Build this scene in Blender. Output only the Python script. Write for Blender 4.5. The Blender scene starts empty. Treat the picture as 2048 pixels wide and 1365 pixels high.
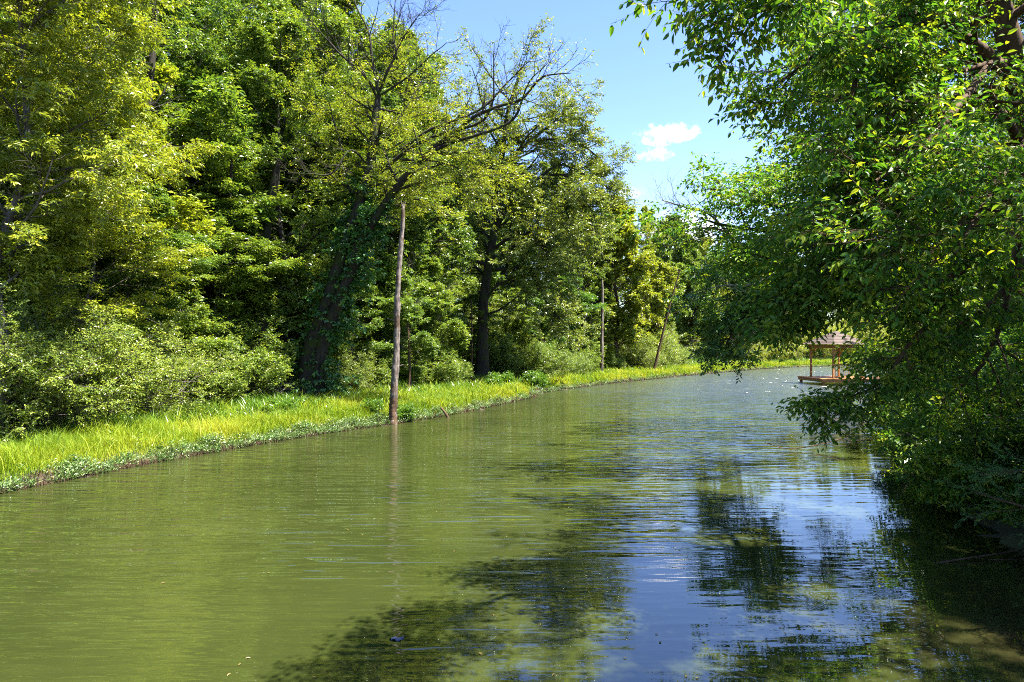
import bpy, math
import numpy as np
from mathutils import Vector

# ------------------------------------------------------------------ camera, sky, sun, exposure
sc = bpy.context.scene
col = sc.collection
F, HZ, CH = 1365.0, 688.0, 2.8          # focal length in photo pixels, horizon row, eye height
cam = bpy.data.cameras.new('camera'); cam.sensor_width = 36; cam.lens = 36 * F / 2048
cam.clip_start = 0.1; cam.clip_end = 5000
co = bpy.data.objects.new('camera', cam); col.objects.link(co)
co.location = (0, 0, CH); co.rotation_euler = (math.radians(90) + math.atan((HZ - 682.5) / F), 0, 0)
sc.camera = co

SUN_EL, SUN_AZ = 61.0, 104.0             # azimuth clockwise from +Y (view direction)
el, az = math.radians(SUN_EL), math.radians(SUN_AZ)
w = bpy.data.worlds.new('World'); sc.world = w; w.use_nodes = True
nt = w.node_tree; nt.nodes.clear()
sky = nt.nodes.new('ShaderNodeTexSky'); sky.sky_type = 'NISHITA'; sky.sun_disc = False
sky.sun_elevation = el; sky.sun_rotation = az
sky.air_density = 1.0; sky.dust_density = 0.15; sky.ozone_density = 3.0
bg = nt.nodes.new('ShaderNodeBackground'); bg.inputs['Strength'].default_value = 0.077
wo = nt.nodes.new('ShaderNodeOutputWorld')
hs = nt.nodes.new('ShaderNodeHueSaturation'); hs.inputs['Saturation'].default_value = 1.12; hs.inputs['Hue'].default_value = 0.515
nt.links.new(sky.outputs[0], hs.inputs['Color']); nt.links.new(hs.outputs[0], bg.inputs[0]); nt.links.new(bg.outputs[0], wo.inputs[0])
sl = bpy.data.lights.new('sun', 'SUN'); sl.energy = 5.0; sl.angle = math.radians(0.5); sl.color = (1.0, 0.96, 0.87)
so = bpy.data.objects.new('sun', sl); col.objects.link(so)
sdir = Vector((math.sin(az) * math.cos(el), math.cos(az) * math.cos(el), math.sin(el)))
so.rotation_euler = sdir.to_track_quat('Z', 'Y').to_euler(); so.location = (40, 0, 60)
sc.view_settings.view_transform = 'Standard'; sc.view_settings.look = 'None'
sc.view_settings.exposure = 2.45; sc.view_settings.gamma = 1.0
cy = sc.cycles
cy.max_bounces = 7; cy.diffuse_bounces = 6; cy.glossy_bounces = 2; cy.transmission_bounces = 6
cy.transparent_max_bounces = 8; cy.volume_bounces = 2; cy.use_denoising = False; cy.filter_width = 1.0; cy.use_adaptive_sampling = False
cy.caustics_reflective = False; cy.caustics_refractive = False
try: cy.denoiser = 'OPENIMAGEDENOISE'
except Exception: pass
cy.sample_clamp_indirect = 6.0

def at(px, py, Y):
    return ((px - 1024) / F * Y, Y, CH - (py - HZ) / F * Y)

# ------------------------------------------------------------------ node helpers and materials
def new_mat(name):
    m = bpy.data.materials.new(name); m.use_nodes = True
    m.node_tree.nodes.clear()
    return m, m.node_tree.nodes, m.node_tree.links
def nd(ns, t, **kw):
    n = ns.new(t)
    for k, v in kw.items():
        if k in n.inputs: n.inputs[k].default_value = v
        else: setattr(n, k, v)
    return n
def ramp(ns, stops):
    r = ns.new('ShaderNodeValToRGB'); e = r.color_ramp.elements
    e[0].position, e[0].color = stops[0][0], (*stops[0][1], 1)
    e[1].position, e[1].color = stops[-1][0], (*stops[-1][1], 1)
    for p, c in stops[1:-1]:
        x = e.new(p); x.color = (*c, 1)
    return r

def leaf_mat(name, c0, c1, c2, trans=0.42, rough=0.33, spec=0.6, tcol=(1.15, 1.12, 0.35)):
    m, ns, lk = new_mat(name)
    a = nd(ns, 'ShaderNodeAttribute', attribute_name='tint')
    r = ramp(ns, [(0.0, c0), (0.55, c1), (1.0, c2)])
    lk.new(a.outputs['Fac'], r.inputs[0])
    p = nd(ns, 'ShaderNodeBsdfPrincipled', Roughness=rough)
    p.inputs['Specular IOR Level'].default_value = spec
    lk.new(r.outputs[0], p.inputs['Base Color'])
    t = nd(ns, 'ShaderNodeBsdfTranslucent')
    mx = nd(ns, 'ShaderNodeMix', data_type='RGBA', blend_type='MULTIPLY'); mx.inputs[0].default_value = 1
    mx.inputs[7].default_value = (*tcol, 1)
    lk.new(r.outputs[0], mx.inputs[6]); lk.new(mx.outputs[2], t.inputs[0])
    s = nd(ns, 'ShaderNodeMixShader'); s.inputs[0].default_value = trans
    lk.new(p.outputs[0], s.inputs[1]); lk.new(t.outputs[0], s.inputs[2])
    o = ns.new('ShaderNodeOutputMaterial'); lk.new(s.outputs[0], o.inputs[0])
    return m

def bark_mat(name, c0, c1, scale=9.0, bump=0.6, moss=None):
    m, ns, lk = new_mat(name)
    tc = ns.new('ShaderNodeTexCoord'); mp = ns.new('ShaderNodeMapping')
    mp.inputs['Scale'].default_value = (1, 1, 0.18); lk.new(tc.outputs['Object'], mp.inputs[0])
    n = nd(ns, 'ShaderNodeTexNoise', Scale=scale, Detail=6.0, Roughness=0.7); lk.new(mp.outputs[0], n.inputs[0])
    v = nd(ns, 'ShaderNodeTexNoise', Scale=2.3, Detail=4.0); lk.new(tc.outputs['Object'], v.inputs[0])
    r = ramp(ns, [(0.35, c0), (0.65, c1)]); lk.new(n.outputs[0], r.inputs[0])
    base = r.outputs[0]
    if moss:
        r2 = ramp(ns, [(0.52, (0, 0, 0)), (0.6, (1, 1, 1))]); lk.new(v.outputs[0], r2.inputs[0])
        mx = nd(ns, 'ShaderNodeMix', data_type='RGBA'); lk.new(r2.outputs[0], mx.inputs[0])
        lk.new(base, mx.inputs[6]); mx.inputs[7].default_value = (*moss, 1); base = mx.outputs[2]
    b = nd(ns, 'ShaderNodeBump', Strength=bump, Distance=0.03); lk.new(n.outputs[0], b.inputs['Height'])
    p = nd(ns, 'ShaderNodeBsdfPrincipled', Roughness=0.9); p.inputs['Specular IOR Level'].default_value = 0.2
    lk.new(base, p.inputs['Base Color']); lk.new(b.outputs[0], p.inputs['Normal'])
    o = ns.new('ShaderNodeOutputMaterial'); lk.new(p.outputs[0], o.inputs[0])
    return m

def plain_mat(name, c0, c1, scale=6.0, rough=0.8, stretch=(1, 1, 1)):
    m, ns, lk = new_mat(name)
    tc = ns.new('ShaderNodeTexCoord'); mp = ns.new('ShaderNodeMapping')
    mp.inputs['Scale'].default_value = stretch; lk.new(tc.outputs['Object'], mp.inputs[0])
    n = nd(ns, 'ShaderNodeTexNoise', Scale=scale, Detail=5.0); lk.new(mp.outputs[0], n.inputs[0])
    r = ramp(ns, [(0.3, c0), (0.7, c1)]); lk.new(n.outputs[0], r.inputs[0])
    p = nd(ns, 'ShaderNodeBsdfPrincipled', Roughness=rough)
    lk.new(r.outputs[0], p.inputs['Base Color'])
    b = nd(ns, 'ShaderNodeBump', Strength=0.4, Distance=0.01); lk.new(n.outputs[0], b.inputs['Height'])
    lk.new(b.outputs[0], p.inputs['Normal'])
    o = ns.new('ShaderNodeOutputMaterial'); lk.new(p.outputs[0], o.inputs[0])
    return m

M = {}
M['yellow'] = leaf_mat('leaf_yellow_green', (0.13, 0.18, 0.022), (0.27, 0.32, 0.03), (0.46, 0.46, 0.05))
M['bush'] = leaf_mat('leaf_bush', (0.11, 0.17, 0.03), (0.22, 0.29, 0.045), (0.39, 0.43, 0.08))
M['forest'] = leaf_mat('leaf_forest', (0.055, 0.12, 0.025), (0.13, 0.215, 0.035), (0.29, 0.36, 0.06))
M['mid'] = leaf_mat('leaf_mid', (0.075, 0.145, 0.025), (0.175, 0.255, 0.035), (0.35, 0.4, 0.06))
M['oak'] = leaf_mat('leaf_oak', (0.08, 0.125, 0.025), (0.19, 0.24, 0.035), (0.36, 0.38, 0.06), trans=0.35)
M['ivy'] = leaf_mat('leaf_ivy', (0.025, 0.09, 0.024), (0.06, 0.17, 0.035), (0.14, 0.26, 0.04), trans=0.3)
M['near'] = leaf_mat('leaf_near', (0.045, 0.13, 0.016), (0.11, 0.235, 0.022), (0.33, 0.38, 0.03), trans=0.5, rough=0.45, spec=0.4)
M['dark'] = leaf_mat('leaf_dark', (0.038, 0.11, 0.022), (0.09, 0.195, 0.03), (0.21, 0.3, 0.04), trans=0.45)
M['cedar'] = leaf_mat('leaf_cedar', (0.04, 0.13, 0.035), (0.08, 0.2, 0.045), (0.18, 0.3, 0.05), trans=0.2, rough=0.6)
M['grass'] = leaf_mat('grass_blades', (0.09, 0.19, 0.012), (0.25, 0.34, 0.015), (0.44, 0.44, 0.05), trans=0.5, rough=0.5, spec=0.3, tcol=(1.1, 1.0, 0.4))
M['shore'] = leaf_mat('shore_leaves', (0.035, 0.09, 0.015), (0.10, 0.18, 0.035), (0.28, 0.36, 0.12), trans=0.25, rough=0.4)
M['weed'] = leaf_mat('weed_leaves', (0.04, 0.12, 0.012), (0.09, 0.19, 0.014), (0.2, 0.3, 0.02), trans=0.35)
M['bark_grey'] = bark_mat('bark_grey', (0.05, 0.043, 0.036), (0.16, 0.14, 0.12))
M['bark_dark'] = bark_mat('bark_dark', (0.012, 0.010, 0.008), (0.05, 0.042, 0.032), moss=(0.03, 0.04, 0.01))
M['bark_brown'] = bark_mat('bark_brown', (0.035, 0.02, 0.012), (0.12, 0.075, 0.045))
M['bark_snag'] = bark_mat('bark_snag', (0.03, 0.022, 0.017), (0.24, 0.2, 0.175), scale=14, bump=1.0, moss=(0.075, 0.05, 0.035))
M['bark_bare'] = bark_mat('bark_bare', (0.10, 0.09, 0.06), (0.26, 0.24, 0.17))
M['dead'] = plain_mat('dead_wood', (0.12, 0.09, 0.06), (0.34, 0.28, 0.2))

# ------------------------------------------------------------------ mesh building with numpy
def nrm(v): return v / np.maximum(np.linalg.norm(v, axis=-1, keepdims=True), 1e-9)

class Buf:
    def __init__(s): s.v = []; s.q = []; s.t = []; s.nv = 0
    def add(s, v, faces, tint=None):            # faces (n,3) or (n,4) local
        s.v.append(v.reshape(-1, 3)); faces = faces + s.nv
        if tint is None: tint = np.zeros(len(faces))
        s.q.append((faces, tint)); s.nv += v.size // 3
    def obj(s, name, mat, parent=None, smooth=False):
        me = bpy.data.meshes.new(name)
        V = np.concatenate(s.v).astype(np.float32)
        loops = np.concatenate([f.reshape(-1) for f, _ in s.q]).astype(np.int32)
        tot = np.concatenate([np.full(len(f), f.shape[1]) for f, _ in s.q]).astype(np.int32)
        tint = np.concatenate([t for _, t in s.q]).astype(np.float32)
        me.vertices.add(len(V)); me.vertices.foreach_set('co', V.reshape(-1))
        me.loops.add(len(loops)); me.loops.foreach_set('vertex_index', loops)
        me.polygons.add(len(tot))
        st = np.concatenate([[0], np.cumsum(tot)[:-1]]).astype(np.int32)
        me.polygons.foreach_set('loop_start', st)
        at_ = me.attributes.new('tint', 'FLOAT', 'FACE'); at_.data.foreach_set('value', tint)
        me.update(calc_edges=True)
        me.polygons.foreach_set('use_smooth', np.full(len(tot), smooth, dtype=bool))
        me.materials.append(mat)
        o = bpy.data.objects.new(name, me); col.objects.link(o)
        if parent is not None: o.parent = parent
        return o

def smooth_path(pts, n):
    P = np.array(pts, float); k = len(P)
    if k == 2: 
        t = np.linspace(0, 1, n)[:, None]; return P[0] * (1 - t) + P[1] * t
    Q = np.vstack([2 * P[0] - P[1], P, 2 * P[-1] - P[-2]])
    u = np.linspace(0, k - 1 - 1e-6, n); i = u.astype(int); f = (u - i)[:, None]
    a, b, c, d = Q[i], Q[i + 1], Q[i + 2], Q[i + 3]
    return 0.5 * (2 * b + (c - a) * f + (2 * a - 5 * b + 4 * c - d) * f ** 2 + (3 * b - a - 3 * c + d) * f ** 3)

def tubes(buf, P, R, sides, wob=0.0, rng=None):
    K, m, _ = P.shape
    T = np.gradient(P, axis=1); T = nrm(T)
    ref = np.where(np.abs(T[:, :1, 2:3]) > 0.8, np.array([[[1., 0, 0]]]), np.array([[[0, 0, 1.]]]))
    U = nrm(np.cross(T, ref)); W = np.cross(T, U)
    a = np.arange(sides) / sides * 2 * np.pi
    ring = U[:, :, None, :] * np.cos(a)[None, None, :, None] + W[:, :, None, :] * np.sin(a)[None, None, :, None]
    RR = R[:, :, None, None] * np.ones((1, 1, sides, 1))
    if wob and rng is not None: RR = RR * (1 + wob * rng.standard_normal(RR.shape))
    V = P[:, :, None, :] + ring * RR
    i = np.arange(m - 1)[:, None] * sides; j = np.arange(sides)[None, :]; j2 = (j + 1) % sides
    q = np.stack([i + j, i + j2, i + sides + j2, i + sides + j], -1).reshape(-1, 4)
    q = (q[None] + (np.arange(K) * m * sides)[:, None, None]).reshape(-1, 4)
    buf.add(V, q)

def spawn(P, R, n, rng, t0=0.2, t1=1.0, ang=(0.6, 1.1), L=0.5, rel=True, m=5, wan=0.18, grav=0.0, flat=1.0, lp=None, rf=0.5, rmin=0.003, bias=None):
    K, mp, _ = P.shape
    t = t0 + (np.arange(n)[None] + rng.random((K, n))) / n * (t1 - t0)
    x = np.clip(t * (mp - 1), 0, mp - 1 - 1e-4); i = x.astype(int); f = (x - i)[..., None]
    k = np.arange(K)[:, None]
    A, B = P[k, i], P[k, i + 1]; pos = A * (1 - f) + B * f; T = nrm(B - A)
    r = R[k, i] * (1 - f[..., 0]) + R[k, i + 1] * f[..., 0]
    pl = np.linalg.norm(np.diff(P, axis=1), axis=2).sum(1)[:, None]
    ln = (L * pl if rel else L) * (0.7 + 0.6 * rng.random((K, n)))
    if lp is not None: ln = ln * lp(t)
    elif rel: ln = ln * (1.15 - 0.65 * t)
    ln = np.maximum(ln, 0.06)
    ref = np.where(np.abs(T[..., 2:3]) > 0.9, np.array([1., 0, 0]), np.array([0, 0, 1.]))
    U = nrm(np.cross(T, ref)); W = np.cross(T, U)
    ph = np.arange(n)[None] * 2.39996 + rng.random((K, 1)) * 6.28 + rng.standard_normal((K, n)) * 0.5
    a = ang[0] + (ang[1] - ang[0]) * rng.random((K, n))
    D = T * np.cos(a)[..., None] + (U * np.cos(ph)[..., None] + W * np.sin(ph)[..., None]) * np.sin(a)[..., None]
    D[..., 2] *= flat
    if bias is not None: D = D + np.array(bias)
    D = nrm(D).reshape(-1, 3); pos = pos.reshape(-1, 3); ln = ln.reshape(-1); r = r.reshape(-1)
    out = np.empty((len(D), m, 3)); out[:, 0] = pos; st = (ln / (m - 1))[:, None]
    for s in range(1, m):
        out[:, s] = out[:, s - 1] + D * st
        D = nrm(D + wan * rng.standard_normal(D.shape) + np.array([0, 0, grav]))
    r0 = np.maximum(np.minimum(r * rf, ln * 0.04), rmin)
    R2 = r0[:, None] * np.linspace(1, 0.3, m)[None]
    return out, np.maximum(R2, rmin * 0.6)

def leaves(buf, P, n, rng, size=0.1, wr=0.5, droop=0.3, up=1.0, jit=0.5, hexa=False, t0=0.1, side=0.9, fold=0.12, cull=None):
    K, mp, _ = P.shape
    t = t0 + (np.arange(n)[None] + rng.random((K, n))) / n * (1 - t0)
    x = np.clip(t * (mp - 1), 0, mp - 1 - 1e-4); i = x.astype(int); f = (x - i)[..., None]
    k = np.arange(K)[:, None]
    A, B = P[k, i], P[k, i + 1]; pos = (A * (1 - f) + B * f); T = nrm(B - A)
    Bn = nrm(np.cross(T, np.array([0, 0, 1.])) + 1e-4)
    sg = np.where(np.arange(n) % 2 == 0, 1.0, -1.0)[None, :, None]
    ax = T * 0.55 + Bn * sg * side + np.array([0, 0, -droop]) + jit * 0.6 * rng.standard_normal(T.shape)
    ax = nrm(ax)
    N = np.array([0, 0, up]) + jit * rng.standard_normal(T.shape)
    N = nrm(N - ax * (N * ax).sum(-1, keepdims=True)); S = np.cross(ax, N)
    s = size * (0.6 + 0.7 * rng.random((K, n, 1)))
    tint = np.clip(0.45 + 0.26 * rng.standard_normal((K, 1)) + 0.16 * rng.standard_normal((K, n)) + 0.12 * (t - 0.5), 0, 1)
    pos = pos + ax * 0.01; pos = pos.reshape(-1, 3); ax = ax.reshape(-1, 3); N = N.reshape(-1, 3); S = S.reshape(-1, 3); s = s.reshape(-1, 1); tint = tint.reshape(-1)
    if cull is not None:
        kp = cull(pos); pos, ax, N, S, s, tint = pos[kp], ax[kp], N[kp], S[kp], s[kp], tint[kp]
    w = s * wr * 0.5; c = len(pos); b = np.arange(c)[:, None]
    if hexa:
        V = np.stack([pos, pos + ax * s * .3 + S * w * .9 + N * s * fold, pos + ax * s * .68 + S * w * .72 + N * s * fold * .6,
                      pos + ax * s - N * s * .12,
                      pos + ax * s * .68 - S * w * .72 + N * s * fold * .6, pos + ax * s * .3 - S * w * .9 + N * s * fold], 1)
        q = np.concatenate([b * 6 + [0, 1, 2, 3], b * 6 + [0, 3, 4, 5]], 1).reshape(-1, 4)
        buf.add(V, q, np.repeat(tint, 2))
    else:
        V = np.stack([pos, pos + ax * s * .45 + S * w + N * s * fold, pos + ax * s, pos + ax * s * .45 - S * w + N * s * fold], 1)
        buf.add(V, b * 4 + [0, 1, 2, 3], tint)

def tag(o, label=None, cat=None, group=None, kind=None):
    if label: o['label'] = label
    if cat: o['category'] = cat
    if group: o['group'] = group
    if kind: o['kind'] = kind
    return o
def empty(name, loc):
    e = bpy.data.objects.new(name, None); col.objects.link(e); e.location = loc; e.empty_display_size = 0.3
    return e
def copy_thing(root, loc, rz=0.0, scale=1.0, label=None, group=None, mat=None, tilt=0.0):
    r = root.copy(); col.objects.link(r); r.location = loc; r.rotation_euler = (tilt, 0, rz)
    r.scale = (scale,) * 3 if not hasattr(scale, '__len__') else scale
    if label: r['label'] = label
    if group: r['group'] = group
    elif 'group' in r: del r['group']
    for ch in list(root.children):
        c = ch.copy(); col.objects.link(c); c.parent = r
        if mat and ch.name.split('.')[0] in ('crown', 'foliage'):
            c.material_slots[0].link = 'OBJECT'; c.material_slots[0].material = mat
    return r

# ------------------------------------------------------------------ the river and the land
LEFT = [(-14, -60), (-12, -20), (-11, 0), (-10.2, 8), (-9.7, 12.9), (-8.6, 16), (-7.0, 19.4), (-5.8, 21.6), (-4.2, 23.9), (-2.6, 26.8), (-1.2, 30), (0.9, 35.5), (1.4, 38.5), (3.5, 42.5), (7, 48.5), (13.2, 57), (20, 66), (27, 75), (33, 81), (45, 88), (80, 96), (160, 104)]
RIGHT = [(160, 78), (80, 70), (45, 61), (33, 53), (27, 44), (20.5, 35), (15.2, 26.5), (11.3, 19.5), (8.7, 14.6), (7.3, 10.6), (6.2, 7.6), (5.9, 5), (6.2, 0), (7, -20), (8, -60)]
LP, RP = np.array(LEFT, float), np.array(RIGHT, float)
def dseg(X, Y, P):
    d = np.full(X.shape, 1e9)
    for (ax, ay), (bx, by) in zip(P[:-1], P[1:]):
        vx, vy = bx - ax, by - ay
        t = np.clip(((X - ax) * vx + (Y - ay) * vy) / (vx * vx + vy * vy), 0, 1)
        d = np.minimum(d, np.hypot(X - ax - t * vx, Y - ay - t * vy))
    return d
POLY = np.vstack([LP, RP])
def inside(X, Y):
    c = np.zeros(X.shape, bool); n = len(POLY)
    for i in range(n):
        x1, y1 = POLY[i]; x2, y2 = POLY[(i + 1) % n]
        if y1 == y2: continue
        k = ((y1 > Y) != (y2 > Y)) & (X < (x2 - x1) * (Y - y1) / (y2 - y1) + x1)
        c ^= k
    return c
def sm(x): x = np.clip(x, 0, 1); return x * x * (3 - 2 * x)
def wob(X, Y): return 0.22 * np.sin(X * 1.9 + 1.3 * np.sin(Y * 1.1)) * np.sin(Y * 2.3 + 0.5) + 0.12 * np.sin(X * 4.7 + Y * 3.9)
def shore(X, Y):
    dl, dr = dseg(X, Y, LP), dseg(X, Y, RP)
    ins = inside(X, Y)
    return np.where(ins, -1, 1) * np.minimum(dl, dr), dl < dr
def land(X, Y):
    X = np.asarray(X, float); Y = np.asarray(Y, float)
    d, left = shore(X, Y); d = d + wob(X, Y) * (np.abs(d) < 3)
    hl = 0.22 * sm(d / 0.5) + 0.03 * np.clip(d, 0, 6) + 0.13 * np.clip(d - 6, 0, 60)
    hr = 0.25 * sm(d / 0.6) + 0.16 * np.clip(d - 0.2, 0, 8) + 0.10 * np.clip(d - 8, 0, 60)
    h = np.where(d < 0, np.maximum(-1.0, 0.35 * d) - 0.02, np.where(left, hl, hr))
    return h + (d > 0) * 0.08 * np.sin(X * .9) * np.sin(Y * .7) * np.clip(d / 3, 0, 1)
def gz(x, y): return float(land(np.array([x]), np.array([y]))[0])

def grid_obj(name, xs, ys, zf, mat):
    X, Y = np.meshgrid(xs, ys); Z = zf(X, Y)
    V = np.stack([X, Y, Z], -1).reshape(-1, 3); nx = len(xs)
    j, i = np.meshgrid(np.arange(len(ys) - 1), np.arange(nx - 1), indexing='ij')
    a = (j * nx + i).reshape(-1, 1)
    b = Buf(); b.add(V, np.concatenate([a, a + 1, a + nx + 1, a + nx], 1)); return b.obj(name, mat, smooth=True)
xs = np.concatenate([-np.geomspace(600, 30, 40), np.arange(-29.6, 40, 0.4), np.geomspace(40, 700, 50)])
ys = np.concatenate([-np.geomspace(300, 12, 25), np.arange(-11.6, 60, 0.4), np.geomspace(60, 1500, 90)])

m, ns, lk = new_mat('soil')
tc = ns.new('ShaderNodeTexCoord')
n1 = nd(ns, 'ShaderNodeTexNoise', Scale=3.0, Detail=8.0, Roughness=0.7); lk.new(tc.outputs['Object'], n1.inputs[0])
n2 = nd(ns, 'ShaderNodeTexNoise', Scale=0.5, Detail=3.0); lk.new(tc.outputs['Object'], n2.inputs[0])
r1 = ramp(ns, [(0.3, (0.014, 0.010, 0.006)), (0.5, (0.04, 0.027, 0.015)), (0.75, (0.085, 0.06, 0.035))]); lk.new(n1.outputs[0], r1.inputs[0])
r2 = ramp(ns, [(0.45, (0, 0, 0)), (0.6, (1, 1, 1))]); lk.new(n2.outputs[0], r2.inputs[0])
mx = nd(ns, 'ShaderNodeMix', data_type='RGBA'); lk.new(r2.outputs[0], mx.inputs[0]); lk.new(r1.outputs[0], mx.inputs[6]); mx.inputs[7].default_value = (0.035, 0.05, 0.012, 1)
p = nd(ns, 'ShaderNodeBsdfPrincipled', Roughness=0.95); lk.new(mx.outputs[2], p.inputs['Base Color'])
bp = nd(ns, 'ShaderNodeBump', Strength=0.9, Distance=0.05); lk.new(n1.outputs[0], bp.inputs['Height']); lk.new(bp.outputs[0], p.inputs['Normal'])
o = ns.new('ShaderNodeOutputMaterial'); lk.new(p.outputs[0], o.inputs[0]); M['soil'] = m
tag(grid_obj('ground', xs, ys, land, M['soil']), kind='structure')

# water: a murky green body under a clear reflecting skin, ruffled by the wind out in the open reach
m, ns, lk = new_mat('river_water')
tc = ns.new('ShaderNodeTexCoord'); sp = ns.new('ShaderNodeSeparateXYZ'); lk.new(tc.outputs['Object'], sp.inputs[0])
def mth(op, a, b=None, c=None, clamp=False):
    n = ns.new('ShaderNodeMath'); n.operation = op; n.use_clamp = clamp
    for i, v in enumerate((a, b, c)):
        if v is None: continue
        if isinstance(v, (int, float)): n.inputs[i].default_value = v
        else: lk.new(v, n.inputs[i])
    return n.outputs[0]
def noise(scale, sx, sy, detail=3.0, rough=0.55, rot=0.0, dist=0.0):
    mp = ns.new('ShaderNodeMapping'); mp.inputs['Scale'].default_value = (sx, sy, 1); mp.inputs['Rotation'].default_value = (0, 0, rot)
    lk.new(tc.outputs['Object'], mp.inputs[0])
    n = nd(ns, 'ShaderNodeTexNoise', Scale=scale, Detail=detail, Roughness=rough, Distortion=dist); lk.new(mp.outputs[0], n.inputs[0]); return n.outputs[0]
def mrange(v, a, b, c=0.0, d=1.0):
    n = ns.new('ShaderNodeMapRange'); n.interpolation_type = 'SMOOTHSTEP'; lk.new(v, n.inputs[0])
    n.inputs[1].default_value = a; n.inputs[2].default_value = b; n.inputs[3].default_value = c; n.inputs[4].default_value = d; return n.outputs[0]
patch = noise(0.09, 1.0, 1.6, 3.0)
# wind: 0 in the sheltered near right corner, 1 in the open reach
yy = mth('ADD', sp.outputs[1], mth('MULTIPLY', mth('SUBTRACT', patch, 0.5), 16.0))
xleft = mth('MULTIPLY', sp.outputs[0], -1.0)
shel = mth('ADD', yy, mth('MULTIPLY', xleft, 1.3))
wind = mrange(shel, 5.0, 15.0, 0.06, 1.0)
gust = mrange(yy, 20.0, 46.0, 0.0, 1.0)
w1 = noise(3.2, 0.22, 1.5, 1.0, 0.4, 0.16, 0.5)
w2 = noise(7.0, 0.28, 1.4, 1.5, 0.5, -0.10, 0.4)
w3 = noise(1.1, 0.7, 1.2, 2.0, 0.5, 0.3)
hh = mth('ADD', mth('ADD', mth('MULTIPLY', w1, 0.080), mth('MULTIPLY', w2, 0.028)), mth('MULTIPLY', w3, 0.014))
amp = mth('MULTIPLY', wind, mth('ADD', 0.7, mth('MULTIPLY', gust, 0.9)))
bmp = nd(ns, 'ShaderNodeBump', Strength=1.0, Distance=1.0); lk.new(mth('MULTIPLY', hh, amp), bmp.inputs['Height'])
c1 = noise(0.35, 1, 1, 4.0)
cr = ramp(ns, [(0.3, (0.019, 0.025, 0.006)), (0.6, (0.030, 0.037, 0.009)), (0.8, (0.038, 0.044, 0.012))]); lk.new(c1, cr.inputs[0])
silt = noise(0.7, 1, 1, 5.0, 0.6)
shal = mth('MULTIPLY', mrange(sp.outputs[0], 1.5, 5.5), mrange(sp.outputs[1], 9.5, 5.5))
shal = mth('MULTIPLY', shal, mrange(silt, 0.4, 0.6, 0.3, 1.0))
mxw = nd(ns, 'ShaderNodeMix', data_type='RGBA'); lk.new(shal, mxw.inputs[0]); lk.new(cr.outputs[0], mxw.inputs[6]); mxw.inputs[7].default_value = (0.026, 0.022, 0.009, 1)
df = nd(ns, 'ShaderNodeBsdfDiffuse'); lk.new(mxw.outputs[2], df.inputs['Color'])
gl = nd(ns, 'ShaderNodeBsdfGlossy'); gl.inputs['Color'].default_value = (1, 1, 1, 1); lk.new(bmp.outputs[0], gl.inputs['Normal'])
lk.new(mth('ADD', 0.01, mth('ADD', mth('MULTIPLY', wind, 0.03), mth('MULTIPLY', gust, 0.13))), gl.inputs['Roughness'])
f1 = nd(ns, 'ShaderNodeFresnel', IOR=2.0); f2 = nd(ns, 'ShaderNodeFresnel', IOR=2.0); lk.new(bmp.outputs[0], f2.inputs['Normal'])
ms = ns.new('ShaderNodeMixShader'); lk.new(mth('ADD', mth('MULTIPLY', f1.outputs[0], 0.45), mth('MULTIPLY', f2.outputs[0], 0.55)), ms.inputs[0])
lk.new(df.outputs[0], ms.inputs[1]); lk.new(gl.outputs[0], ms.inputs[2])
o = ns.new('ShaderNodeOutputMaterial'); lk.new(ms.outputs[0], o.inputs[0]); M['water'] = m
wx = np.linspace(-70, 300, 60); wy = np.linspace(-120, 200, 60)
tag(grid_obj('water', wx, wy, lambda X, Y: X * 0, M['water']), kind='structure')

# ------------------------------------------------------------------ trees
def crown_prof(base, top_taper=0.75):
    def f(t):
        u = (t - base) / (1 - base)
        return np.clip(0.35 + 1.5 * u * (1 - u) * 1.6, 0.3, 1.0) * (1 - top_taper * np.clip(u - 0.6, 0, 1) / 0.4 * 0.75)
    return f

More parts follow.
